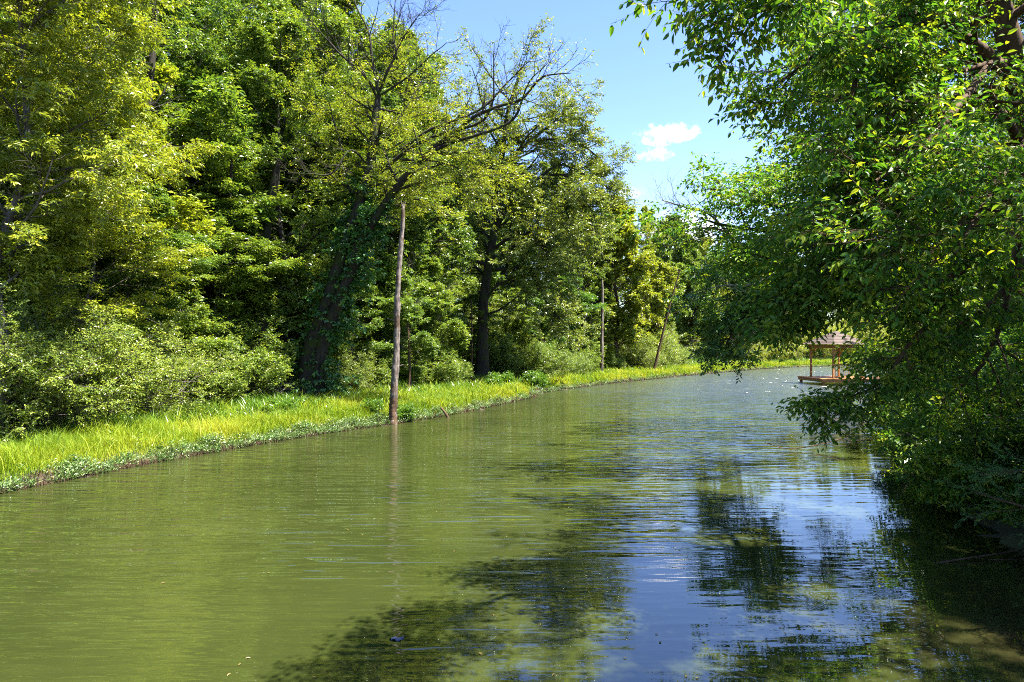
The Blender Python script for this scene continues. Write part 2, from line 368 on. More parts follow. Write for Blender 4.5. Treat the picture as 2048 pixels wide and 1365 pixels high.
def make_tree(name, seed, H=18, r=0.25, base=0.2, spread=4.2, nl=26, nb=7, nt=7, leaves_n=14, size=0.12, wr=0.5, mat='forest', bark='bark_dark',
              lean=(0, 0), droop=0.3, grav=0.03, hexa=False, flat=0.85, twig=0.55, loc=(0, 0, 0), path=None, gap=0.0, up=1.0, jit=0.7, ang=(0.6, 1.2), guided=None, bare_twigs=False, nt2=6):
    rng = np.random.default_rng(seed)
    root = empty(name, loc); wood = Buf(); lf = Buf()
    if path is None:
        n = 7; z = np.linspace(0, H, n); pts = np.stack([lean[0] * (z / H) ** 1.3 + rng.standard_normal(n) * 0.012 * H * (z > 0), lean[1] * (z / H) ** 1.3 + rng.standard_normal(n) * 0.012 * H * (z > 0), z - 0.25 * (z == 0)], 1)
    else: pts = np.array(path) - np.array(loc)
    T = smooth_path(pts, 24)[None]
    tt = np.linspace(0, 1, 24)
    R = (r * (1 - 0.9 * tt ** 0.9) + r * 0.5 * np.exp(-tt * 28))[None]
    tubes(wood, T, R, 12, 0.03, rng)
    L1, R1 = spawn(T, R, nl, rng, base, 0.99, ang, spread, False, 7, 0.13, grav, 1.0, crown_prof(base), 0.45, 0.008)
    tubes(wood, L1, R1, 6)
    L2, R2 = spawn(L1, R1, nb, rng, 0.2, 1.0, (0.5, 1.1), 0.5, True, 5, 0.15, grav, flat, None, 0.5, 0.005)
    tubes(wood, L2, R2, 4)
    L3, R3 = spawn(L2, R2, nt, rng, 0.15, 1.0, (0.4, 1.1), twig, True, 4, 0.18, -0.02, flat, None, 0.5, 0.003)
    tubes(wood, L3, R3, 3)
    L4, _ = spawn(L3, R3, nt2, rng, 0.1, 1.0, (0.3, 1.2), 0.28, False, 3, 0.15, -0.08, flat, None, 0.5, 0.003)
    if gap:
        c = L4[:, 0]; s = np.sin(c[:, 0] * 1.3 + seed) * np.sin(c[:, 1] * 1.4) * np.sin(c[:, 2] * 1.6 + 1) ; L4 = L4[s > -gap]
    leaves(lf, L4, leaves_n, rng, size, wr, droop, up, jit, hexa)
    wood.obj('trunk', M[bark], root, True); lf.obj('crown', M[mat], root)
    return root

def make_bush(name, seed, H=3, spread=2.4, stems=16, nb=7, nt=6, leaves_n=10, size=0.07, wr=0.5, mat='bush', bark='bark_grey', flat=0.7, loc=(0, 0, 0), nt2=5, droop=0.2, tl=0.26, r=0.03):
    rng = np.random.default_rng(seed)
    root = empty(name, loc); wood = Buf(); lf = Buf()
    a = rng.random(stems) * 6.283; rr = np.sqrt(rng.random(stems))
    end = np.stack([np.cos(a) * rr * spread, np.sin(a) * rr * spread, H * (1.0 - 0.5 * rr ** 2) * (0.75 + 0.3 * rng.random(stems))], 1)
    b0 = end * [0.12, 0.12, 0] - [0, 0, .15]; t = np.linspace(0, 1, 7)[None, :, None]
    mid = b0 + (end - b0) * [0.35, 0.35, 0.65]
    S = b0[:, None] * (1 - t) ** 2 + mid[:, None] * 2 * t * (1 - t) + end[:, None] * t ** 2
    S[:, 1:-1] += 0.03 * H * rng.standard_normal(S[:, 1:-1].shape)
    R = r * np.linspace(1, 0.3, 7)[None] * np.ones((stems, 1))
    tubes(wood, S, R, 5)
    L2, R2 = spawn(S, R, nb, rng, 0.12, 1.0, (0.5, 1.2), 0.42, True, 5, 0.15, 0.0, flat, None, 0.6, 0.005)
    tubes(wood, L2, R2, 4)
    L3, R3 = spawn(L2, R2, nt, rng, 0.1, 1.0, (0.5, 1.1), 0.5, True, 4, 0.18, 0.0, flat, None, 0.5, 0.003)
    tubes(wood, L3, R3, 3)
    L4, _ = spawn(L3, R3, nt2, rng, 0.1, 1.0, (0.3, 1.2), tl, False, 3, 0.15, -0.03, flat, None, 0.5, 0.003)
    leaves(lf, L4, leaves_n, rng, size, wr, droop, 1.0, 0.75)
    wood.obj('stems', M[bark], root, True); lf.obj('foliage', M[mat], root)
    return root

def guided_tree(name, seed, loc, limbs, mat, bark, groups, size, wr=0.5, hexa=False, droop=0.4, thick=1.0):
    """limbs: (world points, r0, r1, spec); spec (nb, L, nt, nt2, leaves, grav, t0, flat) or None for bare wood"""
    rng = np.random.default_rng(seed); root = empty(name, loc); wood = Buf(); lf = Buf()
    for pts, r0, r1, spec in limbs:
        P = smooth_path(np.array(pts, float) - np.array(loc), 18)
        P[2:] += np.cumsum(rng.standard_normal(P[2:].shape), 0) * 0.012 * np.linalg.norm(P[-1] - P[0]) / 6
        P = P[None]; R = np.linspace(1, 0, 18)[None] ** 0.8 * (r0 - r1) + r1
        if r0 > 0.14: R = R + r0 * 0.45 * np.exp(-np.linspace(0, 1, 18) * 12)[None] * (pts[0][2] < 1.5)
        tubes(wood, P, R, 10 if r0 > 0.08 else 6, 0.03, rng)
        if spec is None: continue
        nb, L, nt, nt2, ln, grav, t0, flat = spec
        L2, R2 = spawn(P, R, nb, rng, t0, 1.0, (0.6, 1.3), L, False, 6, 0.14, grav, flat, None, 0.5, 0.006 * thick)
        tubes(wood, L2, R2, 5)
        L3, R3 = spawn(L2, R2, nt, rng, 0.1, 1.0, (0.5, 1.1), 0.5, True, 5, 0.15, grav, flat, None, 0.5, 0.004 * thick)
        tubes(wood, L3, R3, 4)
        L4, R4 = spawn(L3, R3, nt2, rng, 0.1, 1.0, (0.4, 1.1), 0.34, False, 4, 0.14, grav, flat, None, 0.5, 0.0025)
        if hexa or not ln: tubes(wood, L4, R4 * thick, 3)
        if ln: leaves(lf, L4, ln, rng, size, wr, droop, 1.0, 0.6, hexa)
    wood.obj('trunk', M[bark], root, True)
    if lf.v: lf.obj('crown', M[mat], root)
    return root

def W(px, py, Y): return at(px, py, Y)
def ground_at(px, Y): x = (px - 1024) / F * Y; return (x, Y, gz(x, Y))

# ---- prototypes used for the forest, kept as real trees
g1 = 'trees crowding the forest behind the left bank'
FL = 'tall green broadleaf tree deep in the crowded forest behind the left bank'
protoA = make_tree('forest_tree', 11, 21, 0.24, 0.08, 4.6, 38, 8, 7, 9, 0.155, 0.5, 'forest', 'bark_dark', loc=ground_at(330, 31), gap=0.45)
protoB = make_tree('forest_tree', 12, 20, 0.2, 0.15, 4.3, 34, 8, 7, 9, 0.15, 0.5, 'mid', 'bark_grey', (1.2, 0.3), loc=ground_at(520, 34), gap=0.4)
protoC = make_tree('forest_tree', 13, 23, 0.28, 0.22, 5.0, 36, 8, 7, 9, 0.16, 0.5, 'forest', 'bark_dark', (-1, 0.5), loc=ground_at(205, 27), gap=0.4)
protoU = make_tree('understory_tree', 14, 7.5, 0.08, 0.12, 2.6, 24, 8, 7, 8, 0.11, 0.5, 'mid', 'bark_grey', (0.6, -0.3), flat=0.3, droop=0.15, loc=ground_at(430, 27), up=1.4, jit=0.55, gap=0.6)
tag(protoA, 'tall dark-trunked tree with deep green crown in the middle of the left forest', 'tree')
tag(protoB, 'tall tree with mid green crown standing behind the ivy covered double trunk', 'tree')
tag(protoC, 'tallest tree with thick grey trunk behind the yellow-green tree at top left', 'tree')
tag(protoU, 'small layered tree with flat leafy sprays at forest edge left of ivy tree', 'tree')
for c in protoC.children:
    if c.name.startswith('trunk'): c.data.materials[0] = M['bark_grey']
rng = np.random.default_rng(5)
back = []      # (px, Y, proto, scale)
for px, Y, k, s in [(60, 24, 1, .95), (-120, 22, 0, .9), (130, 33, 2, 1), (440, 37, 2, 1.0), (620, 38, 0, 1.0), (700, 33, 1, 1.0), (560, 30, 0, .82), (780, 37, 2, .82), (845, 41, 0, .88), (770, 45, 1, 1.05),
                    (900, 50, 1, .85), (1000, 54, 0, .82), (1090, 55, 2, .72), (960, 62, 2, .8), (1150, 62, 0, .76), (1190, 66, 1, .8), (640, 48, 2, 1.05), (500, 46, 0, 1.1), (380, 44, 1, 1.2), (250, 40, 0, 1.15), (100, 42, 2, 1.1), (-60, 36, 1, 1.2), (-250, 30, 2, 1),
                    (-300, 22, 1, .9), (-450, 18, 2, .9), (1060, 70, 1, .9), (840, 62, 0, 1.1), (700, 60, 1, 1.2)]:
    back.append((px, Y, (protoA, protoB, protoC)[k], s))
for r_, (Y0, d0) in enumerate([(52, 150), (66, 120), (84, 110), (104, 95)]):
    for px in np.arange(-350 + 37 * r_, 1190 + (r_ > 2) * 300, d0):
        pxj = px + rng.normal() * 25; Yj = Y0 + rng.normal() * 2.5 + max(0, px - 900) * .03
        if land(np.array([ground_at(pxj, Yj)[0]]), np.array([Yj]))[0] > .3: back.append((pxj, Yj, (protoA, protoB, protoC)[rng.integers(3)], (.95 if px < 850 else .72)))
for i, (px, Y, pr, s) in enumerate(back):
    copy_thing(pr, ground_at(px, Y), rng.random() * 6.28, s * (0.95 + 0.1 * rng.random()), FL, g1, M['mid'] if i % 3 == 0 else None)
# ---- left bank, edge trees and bushes
g_u = 'small layered trees in the understory of the left forest'
for i, (px, Y, s, l_) in enumerate([(300, 26.5, 1.5, 'layered tree whose sprays rise above the rounded bush at left'), (405, 28.5, 1.75, 'tall layered tree filling the gap between the dark trunks and the left bushes'), (500, 30.5, 1.35, 'layered green tree just left of the ivy covered trunk'), (232, 24.5, 1.7, 'yellowish layered tree under the thick grey trunk at upper left'), (650, 34, 1.7, 'layered green tree behind the ivy covered trunk'), (735, 36, 1.5, 'layered green tree behind the upper part of the snag')]):
    copy_thing(protoU, ground_at(px, Y), i * 1.4 + .6, s, l_, None, [M['mid'], M['forest'], M['mid'], M['yellow']][i % 4])
for i, (px, Y, s) in enumerate([(560, 36, 1.0), (700, 31.5, .8), (880, 38, .9), (1120, 52, 1.0), (330, 24, .85), (820, 34, .75), (930, 43.5, .7), (1180, 58, 1.0), (480, 29, 1.1), (250, 22, .95), (690, 40, 1.2), (850, 48, 1.3), (1010, 47, .8), (120, 21, 1.0), (380, 31, 1.2), (1080, 49, .8), (740, 37, 1.0)]):
    copy_thing(protoU, ground_at(px, Y), i * 2.1, s, 'small tree with flat leafy sprays in the shaded understory behind the grass strip', g_u, [None, M['forest'], M['mid'], M['dark']][i % 4])
tag(make_tree('walnut_tree', 21, 13.5, 0.16, 0.28, 3.7, 38, 9, 7, 10, 0.125, 0.36, 'yellow', 'bark_grey', (1.4, -0.2), 0.45, loc=ground_at(-20, 16.5), gap=0.55, flat=0.5),
    'sunlit yellow-green tree with drooping narrow leaves filling the top left corner', 'tree')
tag(make_tree('sapling_tree', 22, 6.6, 0.07, 0.2, 2.7, 22, 8, 7, 8, 0.085, 0.5, 'yellow', 'bark_grey', (1.0, -0.6), 0.2, loc=ground_at(150, 19.5), gap=0.5, flat=0.3, up=1.4, jit=0.55),
    'yellowish small tree with layered sprays above the big bush at left edge', 'tree')
bA = tag(make_bush('bush', 31, 3.9, 2.9, 26, 8, 6, 10, 0.07, loc=ground_at(70, 18), nt2=5), 'largest sunlit yellow-green bush spilling over the grass at lower left', 'bush')
bB = tag(make_bush('bush', 32, 3.1, 2.3, 22, 8, 6, 9, 0.065, 0.5, 'bush', loc=ground_at(285, 21.3), nt2=5), 'rounded yellow-green bush whose right edge touches the grass before the dark thicket', 'bush')
bC = tag(make_bush('bush', 33, 3.4, 2.0, 20, 7, 6, 9, 0.085, 0.5, 'mid', 'bark_dark', loc=ground_at(480, 27), nt2=5), 'dark green bush with broad leaves left of the ivy covered trunk', 'bush')
GB = 'green bushes along the shaded foot of the left forest'
copy_thing(bA, ground_at(-70, 16.5), 2.0, .95, 'yellow-green bush cut by the left edge of the photo')
copy_thing(bA, ground_at(200, 24), 4.0, 1.25, 'tall yellow-green bush standing behind the two front bushes at left', None, M['mid'])
for i, (px, Y, s, k) in enumerate([(420, 25.5, .7, 2), (560, 31.5, .9, 2), (680, 31, .75, 1), (740, 33, .7, 2), (870, 37, .8, 2), (1090, 47, .85, 1), (1060, 46, .7, 2), (1160, 54, 1.0, 2), (910, 39, .5, 2), (1150, 50, .6, 1), (1290, 61, .8, 1), (1220, 57, .6, 2), (1300, 66, 1.0, 2),
                                   (640, 34, 1.1, 2), (820, 39, 1.1, 2)] + [(900 + 27 * k, 46 + 1.35 * k + 5 * (k % 3), 1.25, k % 3) for k in range(16)] + [(990, 45, .9, 2), (1000, 49, 1.1, 2), (460, 33, 1.3, 2), (340, 28, 1.3, 2), (1350, 70, .8, 1)]):
    copy_thing((bA, bB, bC)[k], ground_at(px, Y), i * 1.7, s, 'leafy green bush at the shaded foot of the left forest', GB, M['mid'] if k == 1 and i % 2 else None)

# the ivy covered double trunk, leaning out over the water
def WL(l, r0, r1, spec): return ([W(*p) for p in l], r0, r1, spec)
b = ground_at(612, 28.4)
leafy = (15, 2.0, 7, 7, 8, 0.03, 0.1, 0.7); bare = (10, 1.5, 5, 3, 0, 0.16, 0.1, 1.0); sparse = (12, 1.4, 5, 4, 2, 0.10, 0.1, 0.8)
limbs = [
 ([tuple(np.array(b) - [0, 0, .2])] + [W(*p) for p in [(622, 700, 28.4), (660, 600, 28.3), (688, 500, 28.2), (714, 420, 28.1), (737, 330, 28), (750, 240, 28), (757, 187, 28)]], 0.33, 0.11, (12, 1.7, 7, 6, 8, 0.02, 0.6, 0.7)),
 WL([(757, 187, 28), (745, 130, 28), (735, 66, 28.2), (712, 20, 28.4), (695, -30, 28.6)], 0.072, 0.016, sparse),
 WL([(750, 180, 28), (720, 140, 27.7), (688, 113, 27.4), (650, 70, 27), (618, 33, 26.6)], 0.065, 0.016, bare),
 WL([(757, 187, 28), (775, 140, 27.6), (790, 106, 27.4), (784, 73, 27.3), (790, 0, 27.2)], 0.065, 0.016, bare),
 WL([(760, 190, 28), (800, 165, 27.8), (835, 135, 27.6), (856, 113, 27.4), (890, 85, 27.2)], 0.050, 0.012, sparse),
 WL([(790, 106, 27.4), (815, 60, 27.2), (840, 25, 27)], 0.029, 0.010, bare),
 ([tuple(np.array(b) + [.35, .1, -.2])] + [W(*p) for p in [(645, 700, 28.4), (672, 620, 28.2), (700, 550, 28), (722, 480, 27.6), (748, 440, 27.4), (798, 372, 27), (856, 311, 26.6), (912, 262, 26.2)]], 0.27, 0.10, (12, 1.7, 7, 6, 8, 0.02, 0.6, 0.7)),
 WL([(912, 262, 26.2), (950, 234, 25.8), (1000, 212, 25.4), (1040, 200, 25), (1076, 160, 24.6), (1105, 150, 24.4), (1142, 148, 24)], 0.072, 0.012, sparse),
 WL([(856, 305, 26.6), (910, 285, 26), (960, 270, 25.4), (1020, 248, 25), (1042, 205, 24.8), (1056, 165, 24.6), (1090, 130, 24.4)], 0.072, 0.012, sparse),
 WL([(760, 345, 27.6), (820, 296, 27), (880, 268, 26.4), (960, 245, 26), (985, 205, 25.8), (986, 160, 25.6), (988, 84, 25.4)], 0.079, 0.012, bare),
 WL([(800, 300, 27), (870, 255, 26.6), (935, 232, 26.4), (972, 210, 26.2), (1020, 160, 26), (1060, 120, 25.8)], 0.065, 0.012, bare),
 WL([(800, 320, 27.2), (860, 322, 26.8), (905, 332, 26.6), (930, 352, 26.4), (960, 356, 26.2)], 0.043, 0.012, leafy),
 WL([(710, 430, 28.1), (690, 330, 28.4), (664, 240, 28.6), (640, 150, 28.8)], 0.065, 0.016, leafy),
 WL([(735, 330, 28), (700, 300, 27), (665, 345, 26.6), (620, 345, 26.2), (575, 343, 26)], 0.05, 0.015, (8, .9, 4, 4, 0, .05, .2, .8)),
 WL([(748, 300, 28), (790, 250, 28.4), (820, 200, 28.8), (850, 150, 29.2)], 0.058, 0.016, leafy),
 WL([(725, 480, 27.6), (770, 420, 28), (800, 395, 28.4), (830, 385, 28.8)], 0.058, 0.016, leafy),
]
ivt = guided_tree('leaning_tree', 41, b, limbs, 'yellow', 'bark_dark', None, 0.11, 0.4, thick=2.1)
tag(ivt, 'ivy covered tree with two dark stems leaning over the water, bare twigs at tips', 'tree')
# ivy leaves wrapped round its stems
rng = np.random.default_rng(42); ivb = Buf()
for li, (pts, r0, r1, sp_) in enumerate(limbs):
    if li not in (0, 6): continue
    P = smooth_path(np.array(pts) - np.array(b), 40)[:30]
    for sidek in range(1):
        K = 400; u = rng.random(K) * 27; i = u.astype(int); f = (u - i)[:, None]
        q = P[i] * (1 - f) + P[i + 1] * f; a = -.35 + rng.random(K) * 3.84; a = np.where(rng.random(K) < .12, rng.random(K) * 6.283, a); rad = 0.28 + 0.4 * rng.random(K) * (1.15 - u / 30)
        rad = rad * (1 + .9 * np.sin(u * .9 + li + a)); q = q + np.stack([np.cos(a) * rad * .3, np.sin(a) * rad * .3, 0 * a], 1)
        d = nrm(np.stack([np.cos(a), np.sin(a), -0.25 + 0 * a], 1) + 0.3 * rng.standard_normal((K, 3)))
        st = np.linspace(0, 1, 3)[None, :, None]; tw = q[:, None] + d[:, None] * st * (rad * 1.2)[:, None, None]
        L4, _ = spawn(tw, np.full((K, 3), .004), 4, rng, 0.1, 1, (.4, 1.2), 0.3, False, 3, .15, -.1, .7)
        leaves(ivb, L4, 7, rng, 0.15, 0.6, 0.6, 0.7, 0.55)
ivb.obj('ivy', M['ivy'], ivt)

# the dead snag standing in the shallows
def snag():
    loc = (-4.15, 23.75, -0.25); root = empty('snag', loc); rng = np.random.default_rng(51)
    P = smooth_path(np.array([W(785, 858, 23.75), W(789, 780, 23.75), W(795, 690, 23.75), (W(797, 600, 23.75)), W(801, 500, 23.75), W(808, 412, 23.75)]) - np.array(loc), 120)
    P[1:] += np.cumsum(rng.standard_normal((119, 3)), 0) * .0035
    R = np.interp(np.linspace(0, 1, 120), [0, .06, .2, .6, .97, 1], [.18, .13, .125, .10, .065, .045])
    bf = Buf(); tubes(bf, P[None], (R * (1 + .10 * np.sin(np.arange(120) * .31) * np.sin(np.arange(120) * .113)))[None], 18, 0.06, rng)
    K = 3; e = P[-1] + np.array([[.05, 0, .02], [-.04, 0, .05], [0, .03, .0]])
    S = P[-4][None, None] + (e - P[-4])[:, None] * np.linspace(0, 1, 3)[None, :, None] * 1.6
    tubes(bf, S, np.full((K, 3), .03) * [1, .7, .2], 5)
    S2 = P[[36, 60, 81]][:, None] + np.array([[[.3, -.05, .1]], [[-.35, 0, .12]], [[.25, .05, .16]]]) * np.linspace(0, 1, 3)[None, :, None]
    tubes(bf, S2, np.array([[.03, .02, .01]] * 3), 5)
    bf.obj('trunk', M['bark_snag'], root, True)
    c = Buf(); tubes(c, (P[:20] + [0, 0, 0])[None], (R[:20] + .016)[None], 14, .09, rng); c.obj('bare_root_collar', M['bark_brown'], root, True)
    tag(root, 'bare grey dead trunk standing at the water edge in front of the forest', 'dead tree')
snag()

# dark trunked oak
b = ground_at(965, 43)
D1 = (20, 3.0, 9, 8, 9, 0.02, 0.12, 0.7)
oak = [
 ([tuple(np.array(b) - [0, 0, .3]), W(966, 640, 43), W(975, 540, 43), W(992, 440, 43), W(1003, 330, 42.8), W(1015, 240, 42.8), W(1030, 190, 43)], 0.36, 0.06, (26, 3.6, 9, 8, 9, 0.02, 0.3, 0.7)),
 WL([(972, 600, 43), (995, 570, 42.6), (1030, 560, 42.2), (1060, 572, 42)], 0.10, 0.03, (6, 1.6, 5, 4, 5, 0, .3, .6)),
 WL([(970, 630, 43), (1000, 620, 42.5), (1040, 590, 42), (1080, 560, 41.6)], 0.08, 0.03, (6, 1.8, 5, 4, 6, 0, .3, .6)),
 WL([(985, 470, 43), (1020, 410, 42.4), (1060, 370, 42), (1110, 350, 41.6), (1160, 360, 41.4)], 0.16, 0.03, D1),
 WL([(990, 440, 43), (982, 390, 43), (984, 330, 43), (960, 280, 43), (930, 250, 43)], 0.12, 0.03, D1),
 WL([(1000, 350, 42.8), (1050, 290, 42.2), (1100, 250, 42), (1130, 215, 42)], 0.12, 0.03, (22, 2.6, 9, 8, 9, 0.02, 0.15, 0.7)),
 WL([(1060, 370, 42), (1120, 330, 42), (1170, 350, 42), (1215, 375, 42), (1238, 380, 42)], 0.09, 0.02, (14, 1.3, 8, 6, 8, 0.02, 0.2, .8)),
 WL([(1080, 280, 42.2), (1140, 280, 42), (1190, 310, 42), (1210, 330, 42)], 0.08, 0.02, (16, 1.6, 8, 7, 8, 0.02, 0.2, .8)),
 WL([(985, 500, 43), (1030, 470, 42), (1070, 480, 41), (1105, 500, 40.5)], 0.12, 0.03, D1),
 WL([(980, 540, 43), (1060, 540, 42.6), (1090, 600, 42.4), (1120, 640, 42)], 0.10, 0.03, (18, 2.3, 9, 8, 9, 0.0, 0.3, 0.7)),
 WL([(985, 480, 43), (930, 440, 43.6), (890, 430, 44)], 0.10, 0.03, (16, 2.4, 9, 8, 9, 0.0, 0.2, 0.7)),
 WL([(1100, 400, 42), (1130, 410, 42), (1150, 440, 42.4)], 0.09, 0.03, D1),
]
tag(guided_tree('oak_tree', 52, b, oak, 'oak', 'bark_dark', None, 0.15, 0.45), 'dark trunked spreading tree with olive crown right of the snag, its outline against the sky', 'tree')

# lighter trees towards the bend
gt = tag(make_tree('yellow_green_tree', 61, 14.6, 0.2, 0.08, 3.3, 36, 8, 7, 10, 0.2, 0.55, 'yellow', 'bark_brown', (-0.3, 0), loc=ground_at(1237, 57.5), gap=0.5), 'bright yellow-green tree beside the bend, tallest against the clouds', 'tree')
copy_thing(gt, ground_at(1185, 60.5), 2, .92, 'olive green tree just left of the bright yellow-green tree at the bend', None, M['oak'])
copy_thing(gt, ground_at(1290, 64), 4, .78, 'smaller bright yellow-green tree at right of the brightest one', None)
copy_thing(gt, ground_at(1330, 74), 1, .88, 'light green tree behind the thin leaning trunk at the bend', None, M['mid'])
for i, (px, Y, s) in enumerate([(1375, 88, .95), (1410, 93, .95), (1445, 90, .85), (1480, 95, .9), (1520, 92, .95), (1560, 98, 1.0), (1350, 100, 1.15), (1600, 104, 1), (1650, 108, 1.1), (1720, 112, 1.1), (1460, 108, 1.1), (1300, 84, 1.1), (1388, 84, .8), (1432, 86, .75), (1500, 87, .85), (1545, 90, .9), (1800, 118, 1.1), (1900, 120, 1.1), (1760, 108, .95), (1850, 112, 1.0), (1690, 116, 1.1), (1960, 116, 1.1)]):
    copy_thing(gt if i % 3 == 0 else (protoA if i % 3 == 1 else protoB), ground_at(px, Y), i * 1.3, s * (1.12 if i % 3 == 0 else .82), 'distant tree in the hazy green stand closing the far end of the river', 'trees at the far end of the river', M['yellow'] if i % 2 else M['mid'])
for i, (px, Y, s) in enumerate([(1370, 84, 1.0), (1420, 88, .8), (1500, 86, 1.0), (1540, 89, 1.1), (1580, 92, .9), (1460, 92, 1), (1630, 97, 1.2), (1690, 100, 1.2), (1740, 101, 1.5), (1790, 103, 1.6), (1850, 103, 1.6), (1910, 104, 1.7), (1660, 99, 1.5), (1715, 106, 2.0), (1770, 109, 2.2), (1830, 110, 2.2), (1890, 112, 2.3), (1620, 104, 2.0), (1960, 108, 2.0)]):
    copy_thing(bB, ground_at(px, Y), i * 1.3, s, 'small yellow-green bush on the far bank at the river bend', 'bushes on the far bank', M['yellow'])

def pole(name, pts, r0, r1, mat, label, cat='tree', twigs=0, seed=1):
    rng = np.random.default_rng(seed); loc = pts[0]
    P = smooth_path(np.array(pts) - np.array(loc), 16)[None]; R = np.linspace(r0, r1, 16)[None]
    if twigs:
        root = empty(name, loc); bf = Buf(); tubes(bf, P, R, 8, .05, rng)
        L2, R2 = spawn(P, R, twigs, rng, .35, 1, (.5, 1.1), .12, True, 5, .15, .05, 1, None, .5, .006); tubes(bf, L2, R2, 4)
        L3, R3 = spawn(L2, R2, 4, rng, .2, 1, (.5, 1.1), .5, True, 4, .15, .05, 1, None, .5, .005); tubes(bf, L3, R3, 3)
        bf.obj('trunk', M[mat], root, True); o = root
    else:
        bf = Buf(); tubes(bf, P, R, 8, .06, rng); o = bf.obj(name, M[mat], None, True); o.location = loc
    tag(o, label, cat); return o
def gp(px, Y, *rest): return [tuple(np.array(ground_at(px, Y)) - [0, 0, .15])] + [W(a, b_, Y) for a, b_ in rest]
pole('bare_tree', gp(1203, 53, (1204, 660), (1205, 590), (1204, 560)), .14, .08, 'bark_snag', 'pale brown broken trunk standing before the olive trees near the bend')
pole('leaning_sapling', gp(1306, 59, (1320, 690), (1340, 610), (1360, 540)), .13, .05, 'bark_brown', 'thin dark trunk leaning right beside the bend of the river', twigs=8)
pole('bare_tree', gp(391, 25.5, (391, 650), (390, 585)), .06, .05, 'bark_snag', 'short pale trunk among the bushes of the left forest', seed=3)
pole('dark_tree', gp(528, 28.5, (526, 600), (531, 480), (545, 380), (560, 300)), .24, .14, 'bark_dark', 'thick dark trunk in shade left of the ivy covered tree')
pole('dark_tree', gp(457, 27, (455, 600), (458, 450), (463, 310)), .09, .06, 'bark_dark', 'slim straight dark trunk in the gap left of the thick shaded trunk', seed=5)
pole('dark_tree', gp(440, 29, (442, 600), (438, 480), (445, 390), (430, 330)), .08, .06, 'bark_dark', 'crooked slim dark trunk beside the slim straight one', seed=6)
pole('grey_tree', gp(195, 22.5, (192, 500), (190, 300), (196, 220), (190, 100), (185, -40)), .26, .17, 'bark_grey', 'thick grey trunk rising behind the yellow-green tree at top left', twigs=6, seed=7)
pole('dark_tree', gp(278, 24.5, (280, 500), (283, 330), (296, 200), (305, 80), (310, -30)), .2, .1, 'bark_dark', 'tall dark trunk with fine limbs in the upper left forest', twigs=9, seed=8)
pole('grey_tree', gp(885, 50, (884, 560), (886, 470), (893, 400)), .2, .14, 'bark_grey', 'grey trunk showing through leaves between snag and dark oak', seed=9)
pole('sapling', gp(815, 33, (820, 730), (815, 640)), .06, .03, 'bark_brown', 'small leaning sapling trunk just right of the snag', twigs=6, seed=10)
pole('sapling', gp(942, 41, (944, 700), (943, 600)), .05, .03, 'bark_brown', 'thin straight sapling trunk left of the dark oak', seed=11)

# brush pile of fallen branches
def brush():
    rng = np.random.default_rng(71); loc = ground_at(545, 28.0); n = 34
    a = rng.random(n) * 6.28; L = .8 + 1.2 * rng.random(n); st = rng.standard_normal((n, 3)) * [.5, .4, .1] + [0, 0, .35]
    e = st + np.stack([np.cos(a) * L, np.sin(a) * L * .6, rng.random(n) * .5 - .25], 1)
    t = np.linspace(0, 1, 5)[None, :, None]; P = st[:, None] * (1 - t) + e[:, None] * t; P[:, 1:4, 2] += .22
    P[..., 2] = np.maximum(P[..., 2], .02)
    bf = Buf(); tubes(bf, P, np.full((n, 5), .028) * np.linspace(1, .3, 5), 5)
    S, R = spawn(P, np.full((n, 5), .02), 5, rng, .2, 1, (.4, 1), .4, True, 4, .15, 0); tubes(bf, S, R * .8, 3)
    o = bf.obj('brush_pile', M['dead'], None, True); o.location = loc
    tag(o, 'tangle of pale fallen branches lying on the grass left of the ivy covered trunk', 'brush pile')
brush()
def stick(name, pts, r, mat, label, cat, seed=1, side=0):
    rng = np.random.default_rng(seed); loc = pts[0]; P = smooth_path(np.array(pts) - np.array(loc), 10)[None]
    bf = Buf(); tubes(bf, P, np.linspace(r, r * .5, 10)[None], 8, .08, rng)
    if side:
        S, R = spawn(P, np.full((1, 10), r * .5), side, rng, .3, 1, (.5, 1), .35, True, 5, .2, .05); tubes(bf, S, R, 5)
        S2, R2 = spawn(S, R, 3, rng, .3, 1, (.5, 1), .5, True, 4, .2, .05); tubes(bf, S2, R2, 4)
    o = bf.obj(name, M[mat], None, True); o.location = loc; tag(o, label, cat)
stick('floating_stick', [(-2.35, 26.0, -.25), (-2.5, 26.0, .1), (-2.72, 26.0, .38)], .07, 'bark_brown', 'short brown stick poking out of the water by the grassy bank', 'stick')

